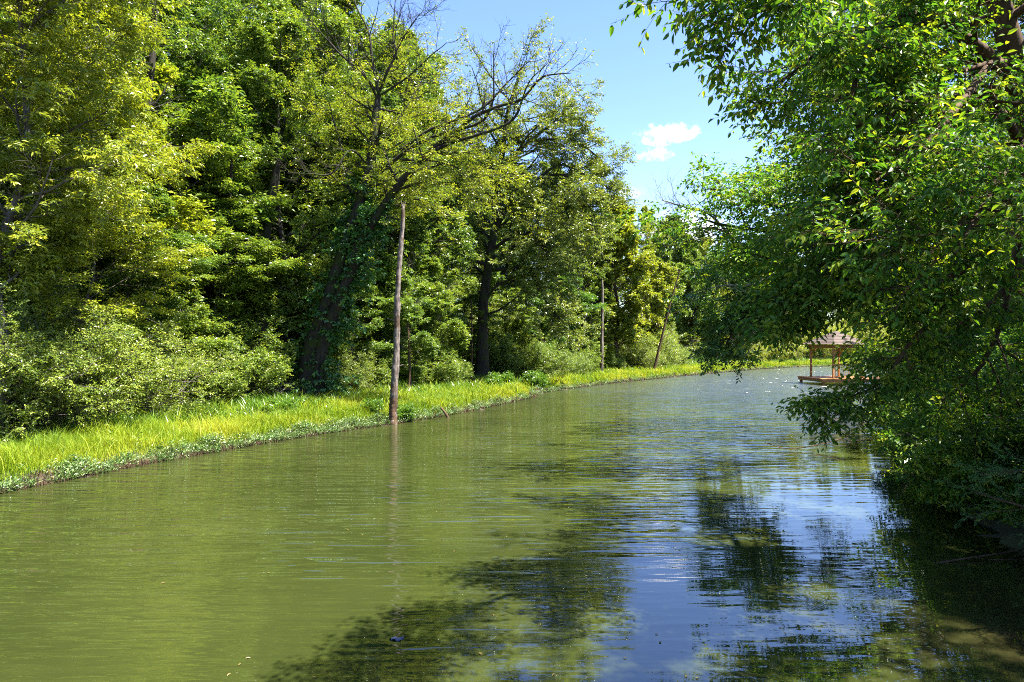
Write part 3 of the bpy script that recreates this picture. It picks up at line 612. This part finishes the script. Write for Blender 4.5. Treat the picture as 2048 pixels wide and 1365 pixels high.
# ---- grass, shore plants and weeds on the left bank
def left_band(n, d0, d1, rng, ymin=11, ymax=84, near=None):
    """points on the left bank between distances d0 and d1 of the shore, density falling with distance"""
    seg = np.diff(LP, axis=0); ln = np.hypot(seg[:, 0], seg[:, 1]); mid = (LP[1:] + LP[:-1]) / 2
    wgt = ln * np.clip(24 / np.maximum(mid[:, 1], 12), .2, 2) ** 1.25 * ((mid[:, 1] > ymin - 2) & (mid[:, 1] < ymax + 14))
    i = rng.choice(len(seg), n, p=wgt / wgt.sum()); t = rng.random(n)[:, None]
    p = LP[i] + seg[i] * t; nx = nrm(np.stack([-seg[i, 1], seg[i, 0]], 1)); d = d0 + (d1 - d0) * rng.random(n)
    q = p + nx * d[:, None]
    ds, left = shore(q[:, 0], q[:, 1]); k = (ds > d0 - 0.05) & left; return q[k], ds[k]
def blades(name, q, h, rng, wd, mat, kind='stuff', bend=0.5):
    n = len(q); Z = land(q[:, 0], q[:, 1]); a = rng.random(n) * 6.283; b_ = rng.random(n) * 6.283
    hh_ = h * (0.6 + 0.7 * rng.random(n)); B = np.stack([np.cos(a), np.sin(a), 0 * a], 1) * (wd * (.7 + .6 * rng.random(n)))[:, None] / 2
    be = (bend * (.2 + rng.random(n)) * hh_)[:, None] * np.stack([np.cos(b_), np.sin(b_), 0 * b_], 1)
    p0 = np.stack([q[:, 0], q[:, 1], np.maximum(Z, -.02) - .02], 1); up_ = np.stack([0 * a, 0 * a, hh_], 1)
    p1 = p0 + up_ * .55 + be * .3; p2 = p0 + up_ * (1 - .25 * rng.random((n, 1))) + be
    V = np.stack([p0 - B, p0 + B, p1 + B * .8, p1 - B * .8, p2], 1); i = np.arange(n)[:, None] * 5
    ti = np.clip(.5 + .2 * rng.standard_normal(n) + .32 * np.sin(q[:, 0] * 1.1 + 2 * np.sin(q[:, 1] * .7)) * np.sin(q[:, 1] * .9), 0, 1)
    bf = Buf(); bf.add(V, i + [0, 1, 2, 3], ti); bf.add(np.zeros((0, 3)), np.zeros((0, 4), int)) if 0 else None
    bf.q.append((i + [3, 2, 4], ti))
    return tag(bf.obj(name, mat), kind=kind)
rng = np.random.default_rng(82)
q, d = left_band(16000, -0.22, 0.12, rng)
blades('shore_stubble', q, .17, rng, .012 * np.clip(q[:, 1] / 16, 1, 3), M['bark_brown'], bend=.9)
rng = np.random.default_rng(81)
q, d = left_band(250000, 0.1, 4.6, rng); q = q[d < 3.4 + 1.0 * np.sin(q[:, 1] * .5) + .5 * rng.standard_normal(len(q))]; Yc = q[:, 1]
cl = .75 + .35 * np.sin(q[:, 0] * 2.1 + np.sin(q[:, 1] * 1.7) * 2) * np.sin(q[:, 1] * 1.9)
ds, _ = shore(q[:, 0], q[:, 1])
blades('grass', q, .5 * cl * (0.35 + .6 * sm(ds / .9)), rng, .011 * np.clip(Yc / 16, 1, 3.4), M['grass'])
q, d = left_band(60000, 3.0, 9.5, rng)
blades('forest_edge_grass', q, .5, rng, .014 * np.clip(q[:, 1] / 16, 1, 3), M['weed'])
q, d = left_band(14000, 0.3, 4.4, rng)
q = q[::2]
blades('tall_grass', q, .66, rng, .013 * np.clip(q[:, 1] / 16, 1, 3), M['grass'], bend=1.0)
def tufts(q, rng, n, size, h, mat, name, sp=.12, r=.35):
    bf = Buf(); Z = np.maximum(land(q[:, 0], q[:, 1]), 0) - .02; K = len(q)
    a = rng.random(K) * 6.283; hh_ = h * (.5 + rng.random(K))
    t = np.linspace(0, 1, 3)[None, :, None]
    P = np.stack([q[:, 0], q[:, 1], Z], 1)[:, None] + np.stack([np.cos(a) * sp, np.sin(a) * sp, hh_], 1)[:, None] * t
    leaves(bf, P, n, rng, size, .4, -.2, .8, .6); return bf.obj(name, mat)
q, d = left_band(22000, -0.2, 0.32, rng); q = q[np.sin(q[:, 0] * 2.3 + np.sin(q[:, 1] * 3.1) * 1.5) * np.sin(q[:, 1] * 1.7) + .5 * rng.standard_normal(len(q)) > 0.0]
tag(tufts(q, rng, 6, .06, .15, M['shore'], 'shore_plants'), kind='stuff')
q, d = left_band(5000, 0.6, 4.5, rng); s_ = np.sin(q[:, 0] * 1.7 + 1) * np.sin(q[:, 1] * 1.1) > .25
tag(tufts(q[s_], rng, 9, .08, .38, M['weed'], 'bank_herbs'), kind='stuff')

gw = 'low weed clumps in the grass of the left bank'
wc = tag(make_bush('weed_clump', 91, .55, .45, 22, 5, 4, 6, .075, .35, 'weed', 'weed', loc=ground_at(742, 24.6), nt2=3, tl=.12, r=.008), 'low dark green weed clump in the grass just left of the snag', 'weed clump')
for px, Y, s, lb in [(805, 24.6, .9, 'low dark green weed clump right of the snag foot'), (560, 23, 1.1, 'weed clump in the grass before the ivy covered trunk'), (1070, 40, 1.6, 'weed clump where the grass bank steps back below the oak'), (1000, 38, 1.6, 'weed clump at the foot of the dark oak')]:
    copy_thing(wc, ground_at(px, Y), px, s, lb)
# ------------------------------------------------------------------ right bank
NS = (13, .85, 7, 7, 8, -0.03, 0.10, 0.6)      # leafy near branch
b = (6.95, 8.7, gz(6.95, 8.7) - .2)
near = [
 ([b, (6.85, 8.7, 2.6), W(2070, 330, 8.6), W(2050, 200, 8.5), W(2010, 60, 8.4), W(1980, -120, 8.3), (6.2, 8.2, 8.6)], 0.24, 0.06, (13, 1.8, 7, 5, 7, -0.02, 0.3, .6)),
 (  [W(2040, 190, 8.5), W(1990, 120, 8.3), W(1922, 70, 8.2), W(1860, 30, 8.0), W(1800, 35, 7.8), W(1745, 75, 7.6), W(1715, 150, 7.5), W(1690, 240, 7.4)], 0.085, 0.02, NS),
 (  [W(1860, 30, 8.0), W(1830, 120, 7.8), W(1790, 210, 7.7), W(1745, 290, 7.7), W(1700, 390, 7.8), W(1665, 470, 7.9), W(1655, 560, 8)], 0.055, 0.02, NS),
 (  [W(1990, 0, 8.4), W(1850, -120, 7.2), W(1700, -160, 6.2), W(1590, -120, 5.4), W(1530, -60, 5)], 0.07, 0.012, (18, .65, 6, 6, 7, -0.06, 0.12, 0.6)),
 (  [W(1700, -160, 6.2), W(1610, -60, 5.8), W(1540, 10, 5.4), W(1485, 50, 5.2)], 0.03, 0.008, (12, .32, 5, 4, 6, -0.08, 0.12, 0.6)),
 (  [W(1745, 75, 7.6), W(1660, 90, 7.5), W(1610, 130, 7.4), W(1560, 170, 7.4)], 0.03, 0.01, (12, .5, 5, 4, 6, -0.08, 0.12, 0.6)),
 (  [W(1990, 120, 8.3), W(1900, 220, 7.4), W(1820, 300, 7.0), W(1740, 360, 6.8)], 0.05, 0.015, NS),
 (  [W(2060, 300, 8.6), W(1960, 380, 7.8), W(1860, 440, 7.4), W(1740, 450, 7.2), W(1660, 480, 7.2)], 0.07, 0.015, (14, .6, 7, 6, 7, -0.03, 0.10, 0.6)),
 (  [W(2070, 420, 8.6), W(1980, 500, 8.2), W(1880, 560, 8), W(1760, 570, 7.9), W(1640, 550, 7.9), W(1580, 580, 8), W(1550, 660, 8)], 0.06, 0.012, (20, .33, 7, 6, 7, -0.05, 0.12, 0.6)),
 (  [W(1920, 580, 8), W(1830, 680, 8.2), W(1770, 765, 8.4), W(1700, 800, 8.6), W(1620, 810, 8.6)], 0.03, 0.008, (12, .28, 6, 6, 6, -0.06, 0.12, 0.6)),
 (  [W(2070, 500, 8.6), W(1990, 600, 9), W(1900, 660, 9.2), W(1840, 690, 9.6), W(1760, 705, 10)], 0.05, 0.012, (18, .5, 6, 5, 7, -0.03, 0.12, 0.6)),
 (  [W(2070, 260, 8.6), W(2020, 330, 7.2), W(1960, 420, 6.6), W(1900, 520, 6.3)], 0.05, 0.012, (14, 1.2, 6, 5, 7, -0.04, 0.12, 0.6)),
 (  [W(2050, 160, 8.5), W(1960, 200, 9.6), W(1860, 260, 10.4), W(1760, 330, 11)], 0.06, 0.012, NS),
 (  [W(1980, -120, 8.3), W(1880, -20, 9.4), W(1760, 60, 10.4), W(1640, 120, 11.2)], 0.06, 0.012, NS),
 (  [W(2060, 380, 8.6), W(2000, 640, 9.4), W(1950, 740, 9.6), W(1880, 800, 9.8)], 0.05, 0.012, (12, 1.0, 6, 5, 6, -0.04, 0.2, 0.6)),
 (  [W(2070, 360, 8.6), W(1980, 440, 10), W(1860, 500, 10.8), W(1760, 510, 11.4), W(1680, 530, 12)], 0.06, 0.012, NS),
]
tag(guided_tree('elm_tree', 101, b, near, 'near', 'bark_brown', None, .078, .48, True, .55), 'large near tree at the right edge with drooping oval leaves arching over the water', 'tree')
b = (10.4, 16.2, gz(10.4, 16.2) - .2)
SS = (14, 1.6, 6, 5, 7, -0.01, 0.15, .6)
sec = [
 ([b, (10.2, 16.2, 3), (9.6, 16.1, 6), (9.0, 16, 9), (8.6, 16, 11)], 0.18, .05, (18, 2.0, 7, 6, 7, 0, .45, .6)),
 (  [(9.9, 16.2, 4), W(1720, 420, 15.6), W(1600, 420, 15), W(1500, 400, 14.6), W(1420, 380, 14.4)], .09, .015, (14, 1.0, 6, 5, 7, -0.01, 0.15, .6)),
 (  [(10, 16.2, 3.2), W(1700, 500, 15.4), W(1580, 470, 15), W(1480, 460, 14.8), W(1400, 440, 14.6)], .08, .015, SS),
 (  [(10.1, 16.2, 2.8), W(1700, 560, 15.2), W(1600, 540, 15), W(1540, 520, 15), W(1480, 500, 15)], .08, .015, (14, .8, 6, 5, 7, -0.01, 0.15, .6)),
 (  [(9.2, 16, 8), W(1660, 320, 15), W(1590, 370, 14.6), W(1520, 410, 14.4)], .07, .015, SS),
 (  [(10, 16.2, 3), W(1700, 560, 15), W(1620, 560, 14.4), W(1560, 590, 14)], .06, .015, (12, .6, 6, 5, 7, -0.01, 0.15, .6)),
]
tag(guided_tree('elm_tree', 102, b, sec, 'near', 'bark_dark', None, .11, .45, False, .5), 'second tree on the right bank whose crown reaches over mid river below the clouds', 'tree')
# bare dead branches poking out of it
b2 = W(1470, 480, 14.9)
bb = [([b2, W(1430, 455, 14.9), W(1380, 460, 14.9), W(1345, 468, 14.9)], .03, .008, (9, .75, 4, 3, 0, .06, .2, 1)),
      ([b2, W(1420, 430, 14.8), W(1370, 415, 14.8), W(1325, 400, 14.8)], .03, .008, (9, .7, 4, 3, 0, .1, .2, 1)),
      ]
bb2 = [([W(1545, 552, 14.2), W(1500, 570, 14.2), W(1450, 572, 14.2), W(1412, 578, 14.2)], .03, .01, (5, .35, 2, 2, 0, .1, .2, 1))]
o = guided_tree('bare_branch', 103, b2, bb, 'near', 'bark_bare', None, .1)
tag(o, 'leafless grey branch with fine twigs reaching left below the small clouds', 'branch')
tag(guided_tree('bare_branch', 104, bb2[0][0][0], bb2, 'near', 'bark_bare', None, .1), 'thin pale bare branch low over the river, left of the dense right bank leaves', 'branch')
b = (15.6, 25.0, gz(15.6, 25) - .2)
dk = [
 ([b, (15.3, 24.8, 4), (14.6, 24.6, 7), (14, 24.5, 10)], .2, .05, (18, 2.4, 8, 6, 8, 0, .3, .6)),
 (  [(15.3, 24.8, 4.2), W(1640, 560, 24), W(1540, 560, 23.6), W(1490, 590, 23.4), W(1460, 640, 23.2)], .1, .02, (16, 1.3, 8, 7, 8, -.03, .15, .7)),
 (  [(15.1, 24.7, 5), W(1620, 520, 24), W(1540, 510, 23.6), W(1480, 530, 23.2), W(1440, 560, 23)], .1, .02, (16, 1.3, 8, 7, 8, -.03, .15, .7)),
 (  [(15.3, 24.8, 4.4), W(1600, 570, 24), W(1520, 600, 23.6), W(1470, 660, 23.2), W(1445, 700, 23)], .08, .02, (14, 1.1, 8, 6, 8, -.05, .2, .7)),
]
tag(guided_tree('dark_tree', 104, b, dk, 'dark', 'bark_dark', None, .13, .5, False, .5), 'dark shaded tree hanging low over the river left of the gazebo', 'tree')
R1 = tag(make_tree('bank_tree', 110, 12.5, .2, .25, 3.6, 26, 7, 7, 8, .11, .45, 'near', 'bark_dark', (-4.2, 0), loc=(14.0, 20.2, gz(14, 20.2)), gap=.45, droop=.45), 'tall airy tree on the right bank showing sky through its upper crown', 'tree')
GR = 'trees crowding the right bank behind the near tree'
for i, (x, y, s, mt, rz) in enumerate([(14.5, 12.0, .9, 'near', 3.1), (13.5, -1.5, 1, 'forest', 3), (13, -8, 1, 'forest', 4), (16, 16, 1.1, 'forest', 5), (18, 8, 1.2, 'forest', .4), (18.5, 22, 1.0, 'forest', 1.6),
                                       (20.5, 28, .95, 'dark', 2.6), (26, 34, 1.0, 'forest', 3.7), (24, 24, 1.1, 'mid', .9), (33, 42, 1.0, 'mid', 4.4), (38, 47, 1.0, 'forest', 5.5), (36, 36, 1.1, 'mid', 0), (42, 52, 1.1, 'mid', 2), (40, 42, 1.2, 'forest', 3), (52, 56, 1.1, 'mid', 4), (26, 12, 1.2, 'forest', 4), (22, -2, 1.2, 'forest', 4), (62, 58, 1.2, 'mid', 1), (22, 30, 1.1, 'forest', 2), (27, 38, 1.1, 'near', 3), (31.5, 46.5, 1.05, 'mid', 1.5), (19, 24.5, 1.0, 'near', 2.4), (41, 61, 1.0, 'mid', 3), (48, 65.5, 1, 'near', 2), (36.5, 56.5, .9, 'near', 1.5), (60, 69, 1, 'mid', 3), (54, 66, 1, 'mid', 5), (44, 54, 1, 'near', .5), (10.2, 3.2, .85, 'near', 0.0), (9.0, -1.0, 1.0, 'near', 4.2), (8.8, 11.8, .62, 'near', 3.3)]):
    lb = 'leafy green tree in the dense right bank woods behind the near tree'
    copy_thing(R1, (x, y, gz(x, y)), rz, s, lb, GR, M[mt])
# shrubs overhanging the right waterline
S1 = tag(make_bush('shrub', 121, 1.7, 1.5, 20, 7, 6, 8, .085, .45, 'near', 'bark_dark', loc=(7.9, 11.3, gz(7.9, 11.3) - .1), nt2=4, flat=.5, droop=.35), 'broad leaved shrub leaning over the dark water under the near tree', 'shrub')
GS = 'shrubs leaning over the right waterline'
SL = 'dark green shrub overhanging the shaded right waterline'
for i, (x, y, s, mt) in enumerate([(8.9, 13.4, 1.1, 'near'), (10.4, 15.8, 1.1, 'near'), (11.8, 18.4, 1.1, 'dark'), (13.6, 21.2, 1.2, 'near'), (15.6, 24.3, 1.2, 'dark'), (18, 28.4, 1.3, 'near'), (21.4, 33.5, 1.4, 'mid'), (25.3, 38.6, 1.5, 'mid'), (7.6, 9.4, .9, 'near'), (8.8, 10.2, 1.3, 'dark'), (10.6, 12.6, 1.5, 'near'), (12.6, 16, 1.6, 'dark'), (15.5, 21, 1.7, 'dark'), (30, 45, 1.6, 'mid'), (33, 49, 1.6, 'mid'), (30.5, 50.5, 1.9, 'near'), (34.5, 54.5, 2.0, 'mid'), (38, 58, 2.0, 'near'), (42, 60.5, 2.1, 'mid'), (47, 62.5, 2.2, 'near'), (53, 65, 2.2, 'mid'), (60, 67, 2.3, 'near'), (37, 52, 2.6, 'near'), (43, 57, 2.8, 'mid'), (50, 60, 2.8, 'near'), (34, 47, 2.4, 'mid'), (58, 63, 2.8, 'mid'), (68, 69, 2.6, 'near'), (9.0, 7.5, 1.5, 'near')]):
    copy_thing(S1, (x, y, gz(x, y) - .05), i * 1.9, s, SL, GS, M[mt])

# cedar with fine feathery sprays, bottom right
def cedar():
    b = (6.9, 6.9, gz(6.9, 6.9) - .15); rng = np.random.default_rng(131); root = empty('cedar_tree', b); wood, lf = Buf(), Buf()
    T = smooth_path([(0, 0, 0), (-.05, 0, 1.3), (-.12, .02, 2.6), (-.1, 0, 3.6)], 16)[None]; R = np.linspace(.07, .015, 16)[None]; tubes(wood, T, R, 8)
    L1, R1_ = spawn(T, R, 34, rng, .12, .98, (1.1, 1.7), 1.75, False, 8, .1, -.03, 1, lambda t: 1.1 - .6 * t, .5, .006); tubes(wood, L1, R1_, 5)
    L2, R2 = spawn(L1, R1_, 11, rng, .2, 1, (.5, 1), .38, True, 5, .12, -.04, .5, None, .5, .003); tubes(wood, L2, R2, 4)
    L3, R3 = spawn(L2, R2, 9, rng, .1, 1, (.5, .9), .4, True, 4, .12, -.04, .6, None, .5, .002)
    leaves(lf, L3, 36, rng, .026, .24, .2, .5, .5, side=.6)
    leaves(lf, L2, 40, rng, .03, .24, .2, .5, .5, side=.6)
    wood.obj('trunk', M['bark_brown'], root, True); lf.obj('crown', M['cedar'], root)
    return tag(root, 'young cedar with feathery green sprays drooping to the water at lower right', 'cedar tree')
ce = cedar()

# log and sticks in the shaded shallows
stick('fallen_log', [(8.55, 15.4, -.12), (9.0, 15.3, .10), (9.8, 15.2, .06), (10.6, 15.1, .2)], .07, 'bark_brown', 'dark fallen log lying at the right waterline in the shade', 'log', 4)
stick('dead_limb', [(8.9, 15.2, -.1), (8.8, 15.2, .25), (8.62, 15.2, .55)], .06, 'bark_dark', 'short dark limb rising from the water beside the fallen log', 'stick', 5)
stick('sunken_branch', [(5.2, 8.7, -.03), (5.8, 8.8, .03), (6.5, 9.0, .05), (7.0, 9.1, .1)], .014, 'bark_brown', 'pale thin branch lying in the shallows under the cedar', 'branch', 6, 5)
stick('drooping_twig', [(8.9, 18.2, .3), (8.0, 18.0, .12), (7.2, 17.9, .05), (6.7, 17.9, .2)], .016, 'bark_brown', 'thin bare twig trailing over the water before the dock posts', 'branch', 7, 5)
stick('dead_shrub', [(5.9, 7.2, 0), (5.95, 7.2, .25), (6.05, 7.1, .5)], .012, 'dead', 'small leafless pale shrub at the water edge below the cedar', 'shrub', 8, 7)

# ---- gazebo on a dock
M['shingle'] = plain_mat('roof_shingle', (0.05, 0.034, 0.026), (0.10, 0.068, 0.05), 14, .85)
M['timber'] = plain_mat('orange_timber', (0.28, 0.12, 0.035), (0.46, 0.23, 0.08), 5, .7, (1, 1, .2))
def box(bf, c, s, rot=None):
    c = np.array(c, float); h = np.array(s, float) / 2
    V = np.array([[x, y, z] for x in (-1, 1) for y in (-1, 1) for z in (-1, 1)]) * h
    if rot is not None: V = V @ np.array(rot).T
    bf.add(V + c, np.array([[0, 1, 3, 2], [4, 6, 7, 5], [0, 4, 5, 1], [2, 3, 7, 6], [0, 2, 6, 4], [1, 5, 7, 3]]))
gx, gy, dz = 22.9, 48.0, 0.45
gaz = empty('gazebo', (gx - .1, gy, dz)); gaz.scale = (.76, .76, 1.0); gaz.rotation_euler = (0, 0, .25); tag(gaz, 'small timber gazebo with brown hipped roof standing on a dock by the right bank', 'gazebo')
bf = Buf(); e, zt = 2.15, 2.3; n = 9
for k in range(n):                                 # shingle courses, each lapping the one below
    a0 = e * (1 - k / n); a1 = e * (1 - (k + 1) / n) + .02; z0 = zt + .95 * k / n + .03; z1 = zt + .95 * (k + 1) / n + .01
    V = np.array([[-a0, -a0, z0 - .03], [a0, -a0, z0 - .03], [a0, a0, z0 - .03], [-a0, a0, z0 - .03], [-a0, -a0, z0], [a0, -a0, z0], [a0, a0, z0], [-a0, a0, z0], [-a1, -a1, z1], [a1, -a1, z1], [a1, a1, z1], [-a1, a1, z1]])
    bf.add(V, np.array([[0, 1, 5, 4], [1, 2, 6, 5], [2, 3, 7, 6], [3, 0, 4, 7], [4, 5, 9, 8], [5, 6, 10, 9], [6, 7, 11, 10], [7, 4, 8, 11]]))
bf.obj('roof', M['shingle'], gaz)
bf = Buf()
for s_ in (-1, 1):
    box(bf, (0, s_ * 1.62, zt - .14), (3.5, .1, .22)); box(bf, (s_ * 1.7, 0, zt - .14), (.1, 3.1, .22))
bf.obj('beam', M['timber'], gaz)
for x in (-1.55, 1.55):
    for y in (-1.5, 1.5):
        bf = Buf(); box(bf, (x, y, 1.02), (.15, .15, 2.04)); bf.obj('post', M['timber'], gaz)
        for dx, dy in ((-np.sign(x), 0), (0, -np.sign(y))):
            bf = Buf(); P = np.array([[x, y, 1.45], [x + dx * .28, y + dy * .28, 1.72], [x + dx * .6, y + dy * .6, 2.04]])
            tubes(bf, smooth_path(P, 5)[None], np.full((1, 5), .045), 4); bf.obj('brace', M['timber'], gaz)
bf = Buf()
for k in range(13):
    if 1: box(bf, (-1.3 + k * .22, -1.5, .5), (.04, .04, .85))
box(bf, (0, -1.5, .95), (2.94, .09, .06)); box(bf, (0, -1.5, .12), (2.94, .07, .06)); bf.obj('railing', M['timber'], gaz)
dock = empty('dock', (gx, gy, 0)); tag(dock, 'timber dock on posts carrying the gazebo and running to the right bank', 'dock')
bf = Buf()
for k in range(62): box(bf, (-1.95 + .145 * k, 0, dz - .03), (.13, 4.0 if k < 28 else 1.6, .05))
bf.obj('deck', M['timber'], dock)
bf = Buf(); box(bf, (0.05, -1.94, dz - .16), (4.0, .06, .2)); box(bf, (0.05, 1.94, dz - .16), (4.0, .06, .2)); box(bf, (-1.9, 0, dz - .16), (.06, 3.7, .2)); box(bf, (4.6, -.7, dz - .16), (4.9, .06, .2)); bf.obj('fascia', M['timber'], dock)
for x, y in [(-1.8, -1.8), (-.3, -1.8), (1.5, -1.8), (-1.8, 1.8), (1.5, 1.8), (3, -.75), (4.4, -.75), (6, -.75)]:
    bf = Buf(); tubes(bf, np.array([[[x, y, -.8], [x, y, -.2], [x, y, dz - .07]]]), np.full((1, 3), .1), 10); bf.obj('pile', M['timber'], dock, True)

# ---- things floating on the water
rng = np.random.default_rng(141)
fl = W(793, 1279, 6.47); 
m_blue = plain_mat('wet_blue', (0.006, 0.01, 0.04), (0.03, 0.045, 0.10), 30, .6)
bf = Buf(); K = 9; X, Y_ = np.meshgrid(np.linspace(-.075, .075, K), np.linspace(-.045, .045, K))
Zz = .012 + .012 * np.sin(X * 60) * np.cos(Y_ * 70); V = np.stack([X * (1 + .2 * np.sin(Y_ * 60)), Y_ * (1 + .3 * np.sin(X * 40)), Zz], -1).reshape(-1, 3)
V2 = V - [0, 0, .006]
jj, ii = np.meshgrid(np.arange(K - 1), np.arange(K - 1), indexing='ij'); a = (jj * K + ii).reshape(-1, 1); qd = np.concatenate([a, a + 1, a + K + 1, a + K], 1)
bf.add(V, qd); bf.add(V2, qd[:, ::-1]); o = bf.obj('floating_scrap', m_blue, None, True); o.location = (fl[0], fl[1], 0); o.scale = (.75,) * 3
tag(o, 'small dark blue crumpled scrap floating in the foreground water', 'litter')
lfb = Buf(); leaves(lfb, np.array([[[0, 0, 0], [.01, 0, 0], [.02, 0, 0]]]) - [.02, 0, 0], 1, rng, .07, .5, 0, 8, .03, True, fold=.08); 
m_fl = leaf_mat('leaf_fallen', (0.10, 0.07, 0.02), (0.17, 0.13, 0.03), (0.25, 0.2, 0.05), trans=.1)
f0 = lfb.obj('fallen_leaf', m_fl); tag(f0, 'small yellowish fallen leaf floating on the water', 'leaf', 'fallen leaves floating on the water')
f0.location = (-.3, 6.2, .006)
for i in range(70):
    y = 5.4 + 9 * rng.random() ** 2; x = (rng.random() * 1.0 - .12) * y * .75 if i > 24 else (rng.random() - .75) * y * .7
    dd, _ = shore(np.array([x]), np.array([y]))
    if dd[0] > -.2: continue
    c = f0.copy(); col.objects.link(c); c.location = (x, y, .006); c.rotation_euler = (0, 0, rng.random() * 6.28); c.scale = (.4 + .6 * rng.random(),) * 3

# ---- clouds: small fair weather puffs far off and high up
m, ns, lk = new_mat('cloud_vapour')
tc = ns.new('ShaderNodeTexCoord'); mp = ns.new('ShaderNodeMapping'); ge = ns.new('ShaderNodeNewGeometry'); lk.new(ge.outputs['Position'], mp.inputs[0])
n = nd(ns, 'ShaderNodeTexNoise', Scale=0.04, Detail=8.0, Roughness=0.72); lk.new(mp.outputs[0], n.inputs[0])
r = ramp(ns, [(0.37, (0, 0, 0)), (0.5, (1, 1, 1))]); 
def mm(op, a, b_):
    q_ = ns.new('ShaderNodeMath'); q_.operation = op
    for i, v in enumerate((a, b_)):
        if isinstance(v, (int, float)): q_.inputs[i].default_value = v
        else: lk.new(v, q_.inputs[i])
    return q_.outputs[0]
vm = ns.new('ShaderNodeVectorMath'); vm.operation = 'SUBTRACT'; lk.new(tc.outputs['Generated'], vm.inputs[0]); vm.inputs[1].default_value = (.5, .5, .38)
vl = ns.new('ShaderNodeVectorMath'); vl.operation = 'LENGTH'; lk.new(vm.outputs[0], vl.inputs[0])
lk.new(mm('SUBTRACT', n.outputs[0], mm('MULTIPLY', vl.outputs['Value'], .42)), r.inputs[0])
pv = nd(ns, 'ShaderNodeVolumePrincipled'); pv.inputs['Color'].default_value = (1, 1, 1, 1); pv.inputs['Anisotropy'].default_value = 0.2
lk.new(mm('MULTIPLY', r.outputs[0], 0.05), pv.inputs['Density'])
o = ns.new('ShaderNodeOutputMaterial'); lk.new(pv.outputs[0], o.inputs['Volume']); M['cloud'] = m
def ico(rng, c, s, lv=3):
    import bmesh
    bm = bmesh.new(); bmesh.ops.create_icosphere(bm, subdivisions=lv, radius=1)
    V = np.array([v.co[:] for v in bm.verts]); Fc = np.array([[v.index for v in f.verts] for f in bm.faces]); bm.free()
    V = V * (1.05 + .12 * np.sin(V[:, :1] * 5 + rng.random() * 6) * np.sin(V[:, 1:2] * 4) * np.cos(V[:, 2:] * 6))
    return V * s + c, Fc
def cloud(px, py, wpx, hpx, lab, seed, skew=0):
    D = 1500; rng = np.random.default_rng(seed); c = np.array(W(px, py, D)); k = D / F; bf = Buf()
    V, Fc = ico(rng, 0, np.array([wpx * k * .5, wpx * k * .35, hpx * k * .5])); bf.add(V, Fc)
    o = bf.obj('cloud', M['cloud']); o.location = c; o.rotation_euler = (0, -skew, 0); tag(o, lab, 'cloud', kind='thing')
cloud(1336, 266, 140, 42, 'largest small white cloud in the blue gap between the trees', 1, .08)
cloud(1312, 307, 84, 30, 'little white cloud just below the largest one', 2)
cloud(1262, 384, 64, 30, 'little white cloud above the yellow-green treetop', 3)
cloud(1370, 455, 190, 90, 'white cloud low behind the bare branches and far trees', 4)
cloud(1215, 400, 60, 40, 'faint white cloud beside the oak crown edge', 5)
